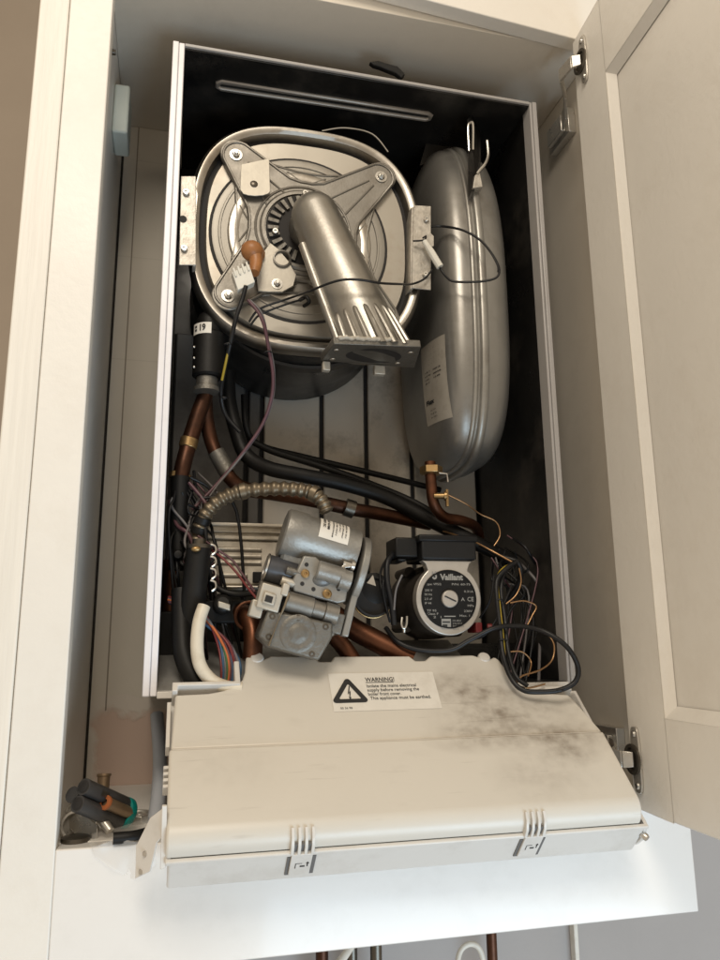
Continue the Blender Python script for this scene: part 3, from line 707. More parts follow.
# silver front: ring flaring into shoulders under the terminal box
sh = []
for i in range(49):
    t = rad(52-i*(284/48)); sh.append((34.5*math.cos(t), 36.0*math.sin(t)))
sh = [(27.5, 38.6), (23.5, 35.0), (21.6, 29.5)]+[p_ for p_ in sh if p_[1] < 28.5]+[(-21.6, 29.5), (-23.5, 35.0), (-27.5, 38.6)]
mb = MB(); mb.prism([PF(u, v, .0) for u, v in sh], (0, .013, 0)); mb.build('face_ring', m_ring, pump, .0028, 3)
mb = MB(); mb.lathe(PF(0, 0, .0002), (0, -1, 0), [(.0316, 0), (.0312, .0011), (.0300, .0011), (.0296, .0005), (0, .0005)], 56)
fp = lambda u, v: PF(u, v, .0009)
put_text(mb, 'Vaillant', fp, -8.6, 19.0, 8.2, 1, 24, .045)
# hare-in-shell emblem left of the name
em = [(-14.8+2.6*math.cos(t), 22.2+3.0*math.sin(t)) for t in [2*math.pi*i/16 for i in range(16)]]
mb.sheet([fp(u, v) for u, v in em], 1)
mb.sheet([fp(u, v) for u, v in ((-16.6, 23), (-17.2, 27.2), (-16.2, 27.2), (-15.2, 24.6))], 1); mb.sheet([fp(u, v) for u, v in ((-14.6, 24.6), (-13.9, 27.4), (-12.9, 27.2), (-13.0, 23))], 1)
mb.sheet([PF(u, v, .0011) for u, v in ((-15.8, 21.2), (-13.9, 21.2), (-13.9, 23.2), (-15.8, 23.2))], 2)
rows = [('Type: VP5/2', -25, 13.6, 3, 17), ('P/N: 60-75', 3, 13.6, 3, 20), ('230 V', -25.5, 7.5, 3, 8), ('50 Hz', -26, 3.4, 3, 8), ('2.5 uF', -26, -1.0, 3, 8), ('IP 44', -26, -5.2, 3, 7),
        ('CE', 19, -2.2, 6, 7), ('A', 12.5, -2, 5, 4), ('0.31A', 16, 6.5, 3, 10), ('MPa', 19, -7.6, 3, 7), ('TF 95', -24, -12.5, 3, 10), ('Class F', -24, -15.6, 3, 12), ('3  2  1', -24, -18.8, 3, 15), ('230V', 15, -13, 3, 9), ('Max. 1.0', 10, -17.5, 3, 15)]
for t, u, v, h, w in rows: put_text(mb, t, fp, u, v, h, 1, w, .01)
mb.sheet([fp(u, v) for u, v in ((-6, -16.6), (6, -16.6), (6, -17.6), (-6, -17.6))], 1)
for i in range(4): put_text(mb, ('DK-8850', 'S/N 0712', 'PC 0838', '9H')[i], fp, 2.6, -22.2-2.8*i, 2.6, 1, (9, 10, 12, 6)[i])
mb.sheet([fp(u, v) for u, v in ((-9, -19.5), (.8, -19.5), (.8, -29.5), (-9, -29.5))], 1)
mb.sheet([PF(u, v, .0011) for u, v in ((-8, -22), (-.2, -22), (-.2, -23.4), (-8, -23.4))], 2); mb.sheet([PF(u, v, .0011) for u, v in ((-8, -25), (-3, -25), (-3, -27.6), (-8, -27.6))], 2)
mb.build('faceplate', [m_face, m_prn, m_ink], pump, angle=50)
mb = MB(); mb.lathe(PF(0, 0, .001), (0, -1, 0), [(.0095, 0), (.0092, .0028), (.0082, .0036), (0, .0036)], 28)
mb.build('vent_screw', m_ring, pump); mb = MB(); mb.box((-6.5, .0034, -.7), (6.5, .0039, .7), 0, lambda u, w, v: PF(u*.9-.45*v, v-.45*u, w+.0002) if False else PF(u*.9+v*.4, v*.9-u*.4, w+.0013)); mb.build('screw_slot', m_ink, pump)
mb = MB(); mb.box((-28.5, -.055, 39), (30, .004, 62), 0, lambda u, w, v: PF(u, v, w)); tb_ = mb.build('terminal_box', mat('black_terminal', (.010, .010, .0105), .5, spec=.3, var=.2, vscale=30), pump, .0022, 3)
mb = MB(); mb.box((-31.5, -.05, 57), (32, .0055, 64), 0, lambda u, w, v: PF(u, v, w)); mb.build('terminal_lid', m_face, pump, .0018, 2)
mb = MB(); mb.box((-53, -.045, 42), (-29, -.006, 62), 0, lambda u, w, v: PF(u, v, w)); mb.box((-50, -.045, 38), (-40, -.010, 42), 0, lambda u, w, v: PF(u, v, w)); mb.build('plug', m_rub, pump, .002)
mb = MB(); mb.tube([PF(-50, -18, .002), PF(-51, -25, .003), PF(-48.5, -29, .003), PF(-46, -25, .003), PF(-45, -17, .002)], .0013, 8); mb.lathe(PF(-48.5, -29, .003), (0, 0, -1), [(0, 0), (.0022, .001), (.0016, .004), (0, .0045)], 12); mb.build('drain_clip', m_screw, pump)
mb = MB(); mb.box((29, -.03, -33), (36, -.004, -23), 0, lambda u, w, v: PF(u, v, w)); mb.cyl(PF(41, -27, -.004), PF(46, -27, -.002), .003, None, 10); mb.build('red_plug', m_rust, pump, .001)

# ------------------------------------------------------------------ gas valve with venturi
GO = P(310, 575, -.012); GS = (GO-CAM).dot(fw)/FPX; ga = rad(-15.5)
gex = V((math.cos(ga), 0, math.sin(ga))); gez = V((-math.sin(ga), 0, math.cos(ga)))
# lean the assembly a little back so its top catches the light
def GF(u, v, w=0.): return GO+gex*(u*GS)+gez*(v*GS)+V((0, -w*GS, 0))
gfr = lambda u, w, v: GF(u, v, w)
gb = MB()
gb.lathe(GF(-38, 34, -6), gex, [(0, 0), (.0235, 0), (.0255, .0016), (.0262, .006), (.0262, .021), (.0252, .023), (.0252, .078), (0, .078)], 48)
gv = gb.build('gas_valve', m_valve, B0)
# big flange the fan bolts to
g = MB(); g.prism([GF(43, 34+10+0*math.cos(t)+36*math.sin(t)-26, -6+34*math.cos(t)) for t in [2*math.pi*i/40 for i in range(40)]], gex*.0075); 
g.prism([GF(43, 40, 12), GF(43, -50, 18), GF(43, -50, 4), GF(43, 40, -10)], gex*.007); g.build('fan_flange', m_valve, gv, .0012)
# body pod behind, upper left
g = MB(); g.lathe(GF(-34, 5, -14), gex, [(0, 0), (.020, 0), (.023, .003), (.023, .06), (0, .06)], 32); g.build('rear_pod', m_valved, gv)
# slate motor
g = MB(); g.lathe(GF(-44, -5, 2), gex, [(0, 0), (.0120, 0), (.0132, .0015), (.0132, .0285), (.0125, .030), (0, .030)], 36); mo = g.build('solenoid', m_motor, gv)
g = MB(); g.lathe(GF(-46, -5, 2), gex, [(.0122, 0), (.0140, .0005), (.0140, .0022), (.0122, .0026)], 36); g.build('solenoid_rim', m_screw, gv)
# pressure block
g = MB(); g.prism([GF(u, v, 20) for u, v in ((-14, 14), (-2, 16), (6, 12), (36, 10), (38, -18), (30, -22), (-14, -22), (-18, -12))], (0, 24*GS, 0)); pbk = g.build('pressure_block', m_valve, gv, .0016, 2)
g = MB(); g.lathe(GF(2, 4, 20), gex, [(0, 0), (.0088, 0), (.0098, .0012), (.0098, .027), (0, .027)], 28); g.lathe(GF(26, 2, 20), gex, [(.0105, 0), (.0105, .011), (0, .011)], 28); g.build('block_barrel', m_valve, gv)
g = MB(); g.ball(GF(10, -4, 18), .0105, .006, .0070); g.build('block_boss', m_valved, gv)
for (u, v) in ((-26, -4), (-28, -15)):
    g = MB(); g.lathe(GF(u, v, 16), gex, [(0, 0), (.0042, 0), (.0045, .001), (.0040, .016), (0, .016)], 18); g.build('test_nipple', m_castd if v > -10 else m_sheet, gv)
for (u, v, r_) in ((-8, -3, .0042), (18, -16, .0046)):
    g = MB(); g.lathe(GF(u, v, 20.5), (0, -1, 0), [(r_, 0), (r_, .002), (r_*.7, .003), (r_*.45, .003), (r_*.4, .001), (0, .001)], 18); g.build('screw', m_brass, gv)
for (u, v) in ((-9, 6), (-8, -13), (4, -15), (28, -8)):
    g = MB(); g.lathe(GF(u, v, 20.3), (0, -1, 0), [(0, .0001), (.0021, .0001)], 14); g.build('screw_hole', m_dark, gv)
# hex bolt of the flange
g = MB(); g.lathe(GF(34, 18, 18), gex, [(0, -.008), (.0030, -.008), (.0030, 0), (.0055, .0001), (.0055, .004), (0, .004)], 12); g.prism([GF(24, 12, 22), GF(38, 17, 22), GF(38, 20, 22), GF(26, 16, 22)], (0, 3*GS, 0)); g.build('wing_bolt', m_screw, gv, .0004)
# lower body
g = MB(); g.prism([GF(u, v, 16) for u, v in ((-22, -24), (34, -24), (37, -52), (22, -62), (-20, -58))], (0, 34*GS, 0)); lb = g.build('valve_body', m_cast, gv, .002, 2)
g = MB(); g.lathe(GF(-20, -33, 17), gex, [(0, 0), (.0095, 0), (.0105, .001), (.0105, .028), (.0088, .029), (.0088, .040), (.0105, .041), (.0105, .054), (0, .054)], 30); g.build('valve_barrel', m_cast, gv)
g = MB(); g.prism([GF(u, v, 27) for u, v in ((-34, -46), (30, -42), (33, -55), (26, -79), (-22, -79), (-36, -72))], (0, 38*GS, 0)); lf = g.build('valve_cover', m_castd, gv, .0022, 2)
g = MB(); g.lathe(GF(0, -60, 27), (0, -1, 0), [(.0180, 0), (.0165, .0007), (.0130, .0007), (.0110, .0002), (.0090, .0002), (.0070, .0012), (.0040, .0013), (0, .0013)], 36); g.build('cover_embossing', m_castd, gv)
for (u, v) in ((-28, -51), (24, -47), (-26, -70), (18, -75), (-4, -46)):
    g = MB(); g.lathe(GF(u, v, 27), (0, -1, 0), [(.003, 0), (.003, .0006), (.0016, .0007), (.0014, -.0003), (0, -.0003)], 14); g.build('screw', m_hdark, gv)
g = MB()
g.box((-46, 4, -47), (-24, 30, -23), 0, gfr); g.box((-42, 30, -42), (-30, 33, -31), 0, gfr); g.box((-50, 10, -56), (-38, 26, -40), 0, gfr); g.box((-27, 20, -30), (-20, 31, -18), 0, gfr)
g.build('coil_housing', m_sheet, gv, .0012)
g = MB(); g.box((-40, 29.5, -40), (-33, 33.5, -34), 0, gfr); g.build('coil_slot', m_dark, gv)
g = MB(); g.tube([GF(-19, -26, 29), GF(-20, -40, 30), GF(-22, -54, 30), GF(-24, -78, 30)], .0010, 8, rfun=lambda t: 1+.35*math.sin(t*120)); g.build('sealing_cord', m_hose, gv)
g = MB(); g.box((-46, -10, -26), (-22, 4, -18), 0, gfr); g.box((30, -4, -50), (42, 18, -30), 0, gfr); g.build('side_lug', m_castd, gv, .0012)
# label on the venturi barrel
axo = GF(-38, 34, -6); RL = .0254
def LB(u, t, off=.0):   # u metres along barrel, t angle, 0 = facing viewer
    d = V((0, -1, 0))*math.cos(t)+gez*math.sin(t); return axo+gex*u+d*(RL+off)
mb = MB(); NG = 10; u0_, u1_, t0_, t1_ = .033, .064, rad(5), rad(78)
vs = [LB(u0_+(u1_-u0_)*i/4, t0_+(t1_-t0_)*j/NG, .0003) for j in range(NG+1) for i in range(5)]
mb.add(vs, [(j*5+i, j*5+i+1, (j+1)*5+i+1, (j+1)*5+i) for j in range(NG) for i in range(4)])
lb_ = lambda a, b: LB(u0_+(u1_-u0_)*a, t0_+(t1_-t0_)*b, .0006)
rot = lambda a, b: lb_(1-b, a)   # text runs up the label
for i, (t, w) in enumerate((('0020053968', .8), ('12 08 0231', .7), ('24V DC', .55), ('G20 20mbar', .75), ('MADE IN EU', .7))): put_text(mb, t, lambda a, b: lb_(b, 1-a), .1, .42+.11*i, .07, 1, w, .02)
for i, (t, w) in enumerate((('VR15 2C', .5), ('LU 4108', .55))): put_text(mb, t, lambda a, b: lb_(b, 1-a), .12, .10+.14*i, .11, 1, w, .05)
mb.build('type_label', [m_label, m_ink], gv, angle=80)

# ------------------------------------------------------------------ plate heat exchanger
mb = MB(); q4 = [P(206, 523, .075), P(300, 522, .075), P(300, 590, .075), P(206, 590, .075)]
y0 = .075
xa, xb = q4[0].x, q4[1].x+.006; zt, zb = q4[0].z, q4[2].z
mb.box((xa+.002, y0+.006, zb), (xb, y0+.075, zt))
phx = mb.build('plate_heat_exchanger', m_fins, B0, .001)
mb = MB()
def zr_(py): return P(240, py, .075).z
for (py, x0, x1, hh) in ((525, 0, 1, .0040), (532, 0, 1, .0022), (538, .0, 1, .0046), (587, 0, 1, .0025)):
    z = zr_(py); mb.box((xa-.002, y0-.004, z-hh/2), (xa+(xb-xa)*x1, y0+.05, z+hh/2))
mb.box((xa, y0, zr_(584)), (xb, y0+.05, zr_(541)))
mb.build('plate_stack', m_fins, phx, .0012)
for py in (549, 556, 562.5, 575):
    z = zr_(py); g = MB(); x1 = xa+.060 if py < 570 else xa+.045
    g.tube([V((xa+.006, y0+.0003, z)), V((x1, y0+.0003, z))], .0022, 12, smooth=0); g.ball((x1, y0+.0003, z), .0022); g.build('pressed_rib', m_fins, phx)
    g = MB(); g.box((xa+.004, y0-.0005, z-.0037), (x1+.002, y0+.001, z-.0020)); g.build('rib_groove', m_copper if False else m_hdark, phx)
mb = MB(); mb.box((xa+.052, y0-.006, zr_(583)), (xa+.072, y0-.001, zr_(572))); mb.build('clip_block', m_rub, phx, .001)
mb = MB(); mb.prism([P(x, y, .06) for x, y in ((207, 585), (222, 588), (222, 594), (207, 596))], (0, .01, 0)); mb.build('white_clip', m_white_pl, phx, .001)

# ------------------------------------------------------------------ hoses, pipes and cables of the boiler
n_c = 150
b = MB(); pts = path([(196, 545, .045), (199, 530, .04), (206, 514, .035), (220, 500, .03), (240, 492, .028), (265, 489, .022), (290, 489, .015), (310, 492, .008), (321, 500, .002), (327, 512, .0)])
b.tube(pts, .0073, 14, smooth=22, rfun=lambda t: 1+.13*math.sin(t*150))
ch = b.build('corrugated_hose', m_hose, B0, angle=80)
for i, t in enumerate((.1, .16, .45, .80)):
    c = catmull([V(p_) for p_ in pts], 10); j = int(t*(len(c)-2)); g = MB(); d = (c[j+1]-c[j]).normalized(); g.lathe(c[j], d, [(.0078, 0), (.0090, .0005), (.0090, .0065), (.0078, .007)], 20); g.build('hose_tape', m_rub if i < 2 else m_hose, ch)
tube_px('black_hose', [(228, 372, .12), (229, 400, .12), (236, 430, .11), (246, 455, .10), (268, 468, .10), (300, 475, .10), (340, 483, .10), (385, 497, .10), (430, 520, .09), (470, 540, .08), (510, 560, .09)], .0088, m_rub, n=16)
tube_px('black_hose', [(250, 440, .15), (275, 452, .15), (320, 466, .15), (370, 484, .13), (415, 503, .11), (450, 525, .09)], .0045, m_rub)
tube_px('black_hose', [(244, 395, .14), (247, 430, .14), (262, 446, .16), (300, 456, .18), (350, 468, .17), (400, 480, .18), (440, 490, .19)], .0040, m_rub)
# left hand water pipes
cpl = tube_px('copper_pipe', [(207, 372, .06), (206, 392, .06), (198, 415, .06), (190, 440, .06), (184, 462, .055), (180, 480, .055)], .0088, m_copperd, n=16)
for (px, py, h, r) in ((190, 438, .012, .0100), (181, 473, .008, .0125)):
    c = P(px, py, .0585); d = (P(px-3, py+12, .0585)-c).normalized(); g = MB(); g.lathe(c, d, [(.008, 0), (r, .001), (r, h-.001), (.008, h)], 6 if r > .011 else 24); g.build('pipe_nut', m_brass, cpl, .0005)
tube_px('lagged_pipe', [(180.5, 477, .055), (179, 520, .055), (178, 570, .055)], .0100, m_rub)
cp2 = tube_px('copper_pipe', [(205, 396, .064), (207, 420, .072), (211, 440, .075), (220, 462, .072), (232, 480, .07), (246, 489, .075), (275, 494, .085), (310, 500, .09), (352, 509, .09), (380, 514, .10), (430, 524, .115)], .0080, m_copperd, n=16)
a_, b_ = P(216, 452, .0715), P(228, 473, .070); g = MB(); g.cyl(a_, b_, .0095, None, 24); g.build('grey_sleeve', m_castd, cp2)
a_, b_ = P(345, 507, .085), P(354, 510, .085); g = MB(); g.cyl(a_, b_, .0105, None, 24); g.build('union', m_hdark, cp2)
# black sensor body with white tag
g = MB(); g.lathe(P(208, 378, .05), (0, 0, 1), [(0, 0), (.0150, 0), (.0175, .002), (.0175, .050), (.0150, .053), (.0150, .066), (.0120, .074), (0, .074)], 36); vh = g.build('flow_sensor', m_rub, B0)
g = MB(); g.lathe(P(207, 382, .05), (0, 0, -1), [(0, -.004), (.012, -.004), (.012, .006), (.0145, .007), (.0145, .012), (.010, .013), (0, .013)], 28); g.build('sensor_nut', m_castd, vh)
for py in (347, 358, 367):
    g = MB(); g.ball(P(194, py, .032), .0016); g.build('pin', m_screw, vh)
cyc = P(208, 326, .05); Rg = .0180
def TG(a, h, off=0.): t = rad(-118+a); return V((P(208, 378, .05).x+Rg*math.cos(t)+off*math.cos(t), .05+(Rg+off)*math.sin(t), 0))+V((0, 0, h))
zt0 = P(208, 332, .03).z; zt1 = P(208, 321, .03).z
mb = MB(); vs = [TG(-46+78*i/8, z) for z in (zt0, zt1) for i in range(9)]
mb.add(vs, [(i, i+1, 10+i, 9+i) for i in range(8)])
put_text(mb, '19', lambda x, y: TG(x, y, .0004), -14, zt0+.0034, .0105, 1, 26, .04)
for dz in (.0035, .0075): mb.add([TG(x, zt0+z_, .0004) for x, z_ in ((-34, dz), (-23, dz), (-23, dz+.0025), (-34, dz+.0025))], [(0, 1, 2, 3)], 1)
mb.build('number_tag', [m_label, m_ink], vh)
# insulated riser on the left, and the black drop behind the cream cable
g = MB(); g.tube(path([(199, 548, .02), (196, 575, .02), (192, 610, .022), (190, 625, .03)]), .0125, 20); ri = g.build('insulated_riser', m_rub, B0)
g = MB(); c = P(199, 549, .02); g.lathe(c, (0, 0, 1), [(.0130, 0), (.0130, .004), (.007, .0045), (.007, .010), (0, .010)], 24); g.build('riser_collar', m_hdark, ri)
g = MB(); c = P(196, 549, .006); g.ball(c, .0050, .003, .0030); g.build('riser_label', m_brass, ri)
for j in range(4):
    g = MB(); c = P(211, 550+12*j, .02); g.tube([c+V((.005*math.cos(t), -.003, .0055*math.sin(t))) for t in [rad(a) for a in (100, 40, -20, -80)]], .0012, 8); g.build('spring_coil', m_screw, ri)
tube_px('black_hose', [(181, 590, .03), (182, 630, .02), (184, 655, .012), (193, 677, .006), (205, 690, .004), (215, 702, .0)], .0100, m_rub, n=16)
tube_px('copper_pipe', [(170, 560, .09), (171, 590, .09), (170, 620, .09)], .0095, m_copper)
# cream sheathed cable
tube_px('cream_cable', [(204, 606, .0), (199, 622, -.004), (197, 645, -.008), (200, 665, -.011), (211, 680, -.014), (226, 687, -.016), (242, 689, -.018)], .0063, m_cream_cable, n=14)
# multicolour loom
cols = [m_wred, m_wblue, m_wgrey, m_wgreen, m_wor, m_wpur, m_wblue, m_wred, m_wpur, m_wgrey, m_wblue]
for i, m in enumerate(cols):
    o_ = i-5; w = random.uniform
    tube_px('loom_wire', [(170+w(-2, 2), 600+o_*.6, .03), (188, 608+o_*1.0, .018), (208+o_*.5, 622+o_*1.3, .012+w(-.003, .003)), (225+o_*1.5, 645+o_*.5+w(-3, 3), .006+w(-.004, .004)), (231+o_*1.9, 668+w(-2, 2), .002), (228+o_*1.6, 690, .001), (223+o_*1.2, 706, -.004)], .0014, m, n=8)
# electrode harness hanging from the burner door
tube_px('harness', [(246, 286, -.004), (242, 300, -.002), (236, 318, .0), (230, 345, .008), (224, 372, .03), (221, 395, .05), (226, 415, .06), (240, 432, .06)], .0024, m_cable, n=10)
tube_px('harness', [(243, 296, -.002), (234, 322, .001), (228, 352, .012), (222, 380, .034)], .0014, m_wyel, n=8)
tube_px('harness', [(248, 300, .006), (258, 312, .004), (264, 325, .004), (268, 345, .01), (273, 375, .02), (271, 400, .03), (262, 425, .04), (245, 450, .045), (225, 475, .05), (205, 497, .05), (192, 510, .05)], .0019, m_wpur, n=8)
tube_px('harness', [(250, 300, .008), (262, 314, .006), (268, 340, .012), (274, 370, .022), (272, 402, .032), (260, 430, .042), (240, 458, .046), (214, 490, .05), (196, 520, .05)], .0013, m_wgrey, n=8)
tube_px('lead', [(249, 322, .012), (256, 312, .008), (266, 306, .004), (290, 298, -.004), (312, 290, -.055), (330, 283, -.075), (345, 279.5, -.083), (362, 280, -.086), (380, 283, -.080), (398, 284, -.045), (412, 284, .004), (424, 279, .010), (432, 270, .012)], .0013, m_cable, n=8)
tube_px('lead', [(250, 326, .012), (258, 316, .009), (268, 311, .006), (290, 303, -.002), (304, 299, -.014)], .0012, m_cable, n=8)
tube_px('lead', [(300, 300, -.005), (306, 297, -.014), (309, 302, -.014), (304, 306, -.004)], .0022, m_rub, n=8)
tube_px('lead', [(424, 228, .02), (440, 226, .02), (462, 230, -.002), (480, 240, -.012), (492, 254, -.016), (499, 268, -.016), (497, 277, -.014), (485, 281, -.010), (468, 282, -.004), (452, 281, .004), (444, 274, .006), (439, 266, .008)], .0014, m_cable, n=8)
tube_px('lead', [(424, 227, .02), (445, 227, .018), (470, 233, -.004), (486, 246, -.014), (497, 264, -.018), (498, 272, -.017)], .0010, m_cable, n=8)
g = MB(); g.tube(path([(424, 241, .010), (431, 252, .008), (440, 267, .006)]), .0040, 10, smooth=0, rfun=lambda t: .8 if t < .4 else 1.1); g.build('inline_connector', m_white_pl, B0)
tube_px('cable_tie', [(413, 241, .012), (424, 240, .008), (426, 236, .008), (423, 238, .006)], .0011, m_dark, n=6)
# right hand loops
tube_px('black_cable', [(386, 628, .03), (398, 642, .012), (420, 650, .004), (450, 650, -.002), (470, 640, -.006), (495, 628, -.012), (520, 626, -.03), (545, 632, -.05), (567, 647, -.06), (578, 667, -.06), (575, 682, -.058), (560, 690, -.055), (540, 692, -.05), (523, 690, -.045), (511, 678, -.036), (503, 655, -.02), (500, 625, -.01), (497, 600, -.005), (497, 580, .0), (507, 568, .005), (516, 562, .01)], .0026, m_cable, n=12)
tube_px('earth_wire', [(440, 530, .085), (470, 540, .05), (490, 550, .03), (512, 562, .02)], .0012, m_wcop, n=8)
tube_px('earth_wire', [(514, 563, .012), (502, 570, .006), (497, 582, .0), (499, 605, -.006), (502, 632, -.012), (504, 655, -.018)], .0018, m_wyel, n=8)
tube_px('black_cable', [(516, 562, .02), (505, 572, .012), (501, 590, .006), (505, 620, -.006), (508, 650, -.018), (516, 676, -.034), (528, 686, -.04)], .0023, m_cable, n=10)
tube_px('black_cable', [(480, 545, .05), (500, 556, .03), (518, 563, .02), (520, 580, .03), (508, 600, .05)], .0030, m_cable, n=10)
for pts in ([(446, 494, .04), (466, 504, .04), (480, 514, .05), (496, 522, .05), (500, 535, .05), (494, 546, .05)],
            [(510, 603, .02), (524, 601, .02), (536, 606, .02), (532, 616, .02), (527, 626, .02)],
            [(508, 652, .0), (522, 652, .0), (531, 662, .0), (528, 676, -.01)],
            [(548, 634, -.01), (554, 645, -.01), (552, 660, -.012), (540, 670, -.02), (522, 676, -.03), (517, 684, -.034), (528, 688, -.036), (545, 684, -.03)],
            [(519, 568, .02), (521, 582, .02), (516, 595, .02), (506, 604, .02)]):
    tube_px('copper_wire', pts, .00095, m_wcop, n=8)
tube_px('black_cable', [(397, 552, .03), (388, 560, .02), (387, 580, .015), (392, 605, .012), (394, 625, .012)], .0032, m_cable, n=10)
tube_px('grey_wire', [(402, 575, .01), (396, 590, .008), (394, 610, .008)], .0012, m_wgrey, n=8)
for pts, m in (([(198, 536, .03), (215, 548, .02), (232, 560, .015), (243, 575, .01), (255, 592, -.005)], m_wpur), ([(196, 540, .03), (220, 556, .02), (236, 572, .012), (248, 588, 0), (258, 600, -.01)], m_wred), ([(210, 575, .04), (218, 588, .035), (235, 594, .03), (262, 592, .02)], m_rub), ([(170, 500, .06), (185, 520, .05), (178, 545, .05), (186, 570, .04)], m_wpur), ([(200, 497, .05), (190, 520, .05), (188, 545, .045), (175, 580, .05)], m_wgrey), ([(186, 490, .05), (196, 512, .05), (192, 535, .045)], m_cable), ([(178, 495, .05), (183, 515, .055), (194, 530, .05)], m_wgrey)):
    tube_px('loom_wire', pts, .0013 if m is not m_rub else .0035, m, n=8)
rw = random.Random(11)
mats_ = [m_cable, m_wgrey, m_wpur, m_cable, m_rub, m_cable]
for i in range(26):
    u = rw.uniform
    xa_, xb_ = u(168, 205), u(172, 250); ya_ = u(470, 540)
    tube_px('loom_wire', [(xa_, ya_, u(.04, .08)), (xa_+u(-8, 22), ya_+u(12, 30), u(.03, .06)), ((xa_+xb_)/2+u(-16, 16), ya_+u(38, 60), u(.03, .06)), (xb_, 640+u(0, 30), u(.05, .07))], u(.0009, .0022), mats_[i % 6], n=8)
for i in range(14):
    u = rw.uniform
    xa_, ya_ = u(488, 520), u(535, 566)
    tube_px('loom_wire', [(xa_, ya_, u(.05, .10)), (xa_+u(-6, 26), ya_+u(14, 30), u(.04, .09)), (xa_+u(0, 40), ya_+u(36, 60), u(.04, .09)), (xa_+u(-14, 30), 705, u(.01, .03))], u(.0009, .0020), mats_[(i*5) % 6], n=8)
for (x_, y_, d_) in ((228, 344, .006), (268, 352, .012), (224, 398, .05), (503, 640, -.014), (500, 600, -.004), (560, 690.5, -.055)):
    tube_px('cable_tie', [(x_-3.2, y_, d_-.003), (x_, y_-.8, d_-.0045), (x_+3.2, y_, d_-.003), (x_+2.8, y_+.6, d_+.003), (x_-2.8, y_+.6, d_+.003), (x_-3.2, y_, d_-.003)], .0008, m_cable, n=6, sm=3)
for pts in ([(386, 560, .04), (380, 575, .03), (384, 600, .02), (390, 622, .03)], [(392, 556, .03), (383, 585, .018), (388, 615, .018)], [(470, 640, .03), (486, 634, .02), (500, 612, .02), (512, 585, .03)], [(480, 618, .04), (490, 600, .03), (494, 575, .03)]):
    tube_px('loom_wire', pts, .0014, m_cable, n=8)
# ring joint, copper elbows under the valve
g = MB(); c = P(372, 597, .03); g.lathe(c, V((.1, -1, .15)), [(.0215, 0), (.0225, .001), (.0225, .004), (.0205, .0045), (.0200, .002), (.0195, -.002), (0, -.002)], 40); pu = g.build('pipe_union', m_dark, B0)
g = MB(); g.tube([c+V((.0220*math.cos(t), -.003, .0220*math.sin(t))) for t in [rad(200+i*14) for i in range(11)]], .0012, 8); g.build('snap_ring', m_brass, pu)
g = MB(); g.lathe(P(372, 590, .045), V((0, -1, .1)), [(0, 0), (.017, 0), (.017, .012), (.012, .014), (0, .014)], 30); g.build('black_cap', m_rub, pu)
g = MB(); g.prism([P(x, y, .0) for x, y in ((367, 583), (373, 575), (376, 586))], (0, .002, 0)); g.build('spade_tag', m_screw, pu)
tube_px('copper_pipe', [(330, 612, .05), (352, 628, .04), (378, 642, .03), (412, 660, .02)], .0118, m_copper, n=20)
tube_px('copper_pipe', [(330, 632, .03), (343, 646, .025), (355, 664, .02)], .0090, m_copper, n=20)
tube_px('copper_pipe', [(238, 610, .05), (248, 618, .03), (253, 636, .02), (252, 660, .015)], .0098, m_copper, n=20)
g = MB(); c = P(249, 616, .025); g.tube([c+V((.014*math.cos(t), -.002, .014*math.sin(t))) for t in [2*math.pi*i/20 for i in range(20)]], .0018, 8, smooth=2, closed=True); g.build('copper_ring', m_copper, B0)
g = MB(); g.box((-.03, -.01, -.012), (.02, .02, .012), 0, lambda x, y, z: P(228, 612, .05)+V((x, y, z))); g.lathe(P(222, 606, .03), (0, -1, .2), [(0, 0), (.010, 0), (.010, .01), (.006, .013), (0, .013)], 20); g.build('diverter_valve', m_rub, B0, .002)
g = MB(); g.box((-.006, -.004, -.004), (.006, .004, .004), 0, lambda x, y, z: P(224, 606, .014)+V((x, y, z*.8-.3*x))); g.build('valve_tag', m_sheet, B0, .001)
g = MB(); g.box((-.016, -.006, -.03), (.016, .01, .03), 0, lambda x, y, z: P(172, 640, .08)+V((x, y, z))); g.build('junction_cover', m_rub, B0, .002)
g = MB(); g.lathe(P(178, 555, .04), (0, -1, 0), [(0, 0), (.006, 0), (.004, .006), (0, .007)], 14); g.build('pipe_stud', m_rub, B0)

# ------------------------------------------------------------------ control box, swung down in front
BO = V((0, -.13, -.100)); bv = V((0, .712, .702)).normalized(); bn = V((0, -bv.z, bv.y))
def BX(u, v, n=0.): return BO+V((u, 0, 0))+bv*v+bn*n
bfr = lambda u, v, n: BX(u, v, n)
XL, XR = -.200, .212
# tray underneath
mb = MB(); mb.box((XL+.002, -.0065, -.054), (XR+.006, .150, -.0165), 0, bfr); cb = mb.build('control_box', m_absp, B0, .002, 3)
mb = MB(); mb.box((XL, -.0078, -.021), (XR+.008, .152, -.0165), 0, bfr); mb.build('tray_rim', m_absp, cb, .0012, 2)
# lower lid, with a rounded front edge
prof = [(.0835, .0015), (.012, .0015)]+[(.012-.0165*math.sin(t), -.015+.0165*math.cos(t)) for t in [rad(a) for a in (15, 30, 45, 60, 75, 85)]]+[(-.0050, -.0162), (.0835, -.0162)]
k = len(prof); mb = MB()
vs = [BX(XL, v, n) for v, n in prof]+[BX(XR, v, n) for v, n in prof]
mb.add(vs, [list(range(k)), list(range(2*k-1, k-1, -1))]+[(i, (i+1) % k, k+(i+1) % k, k+i) for i in range(k)])
mb.build('lower_lid', m_abs, cb, .0022, 3, angle=40)
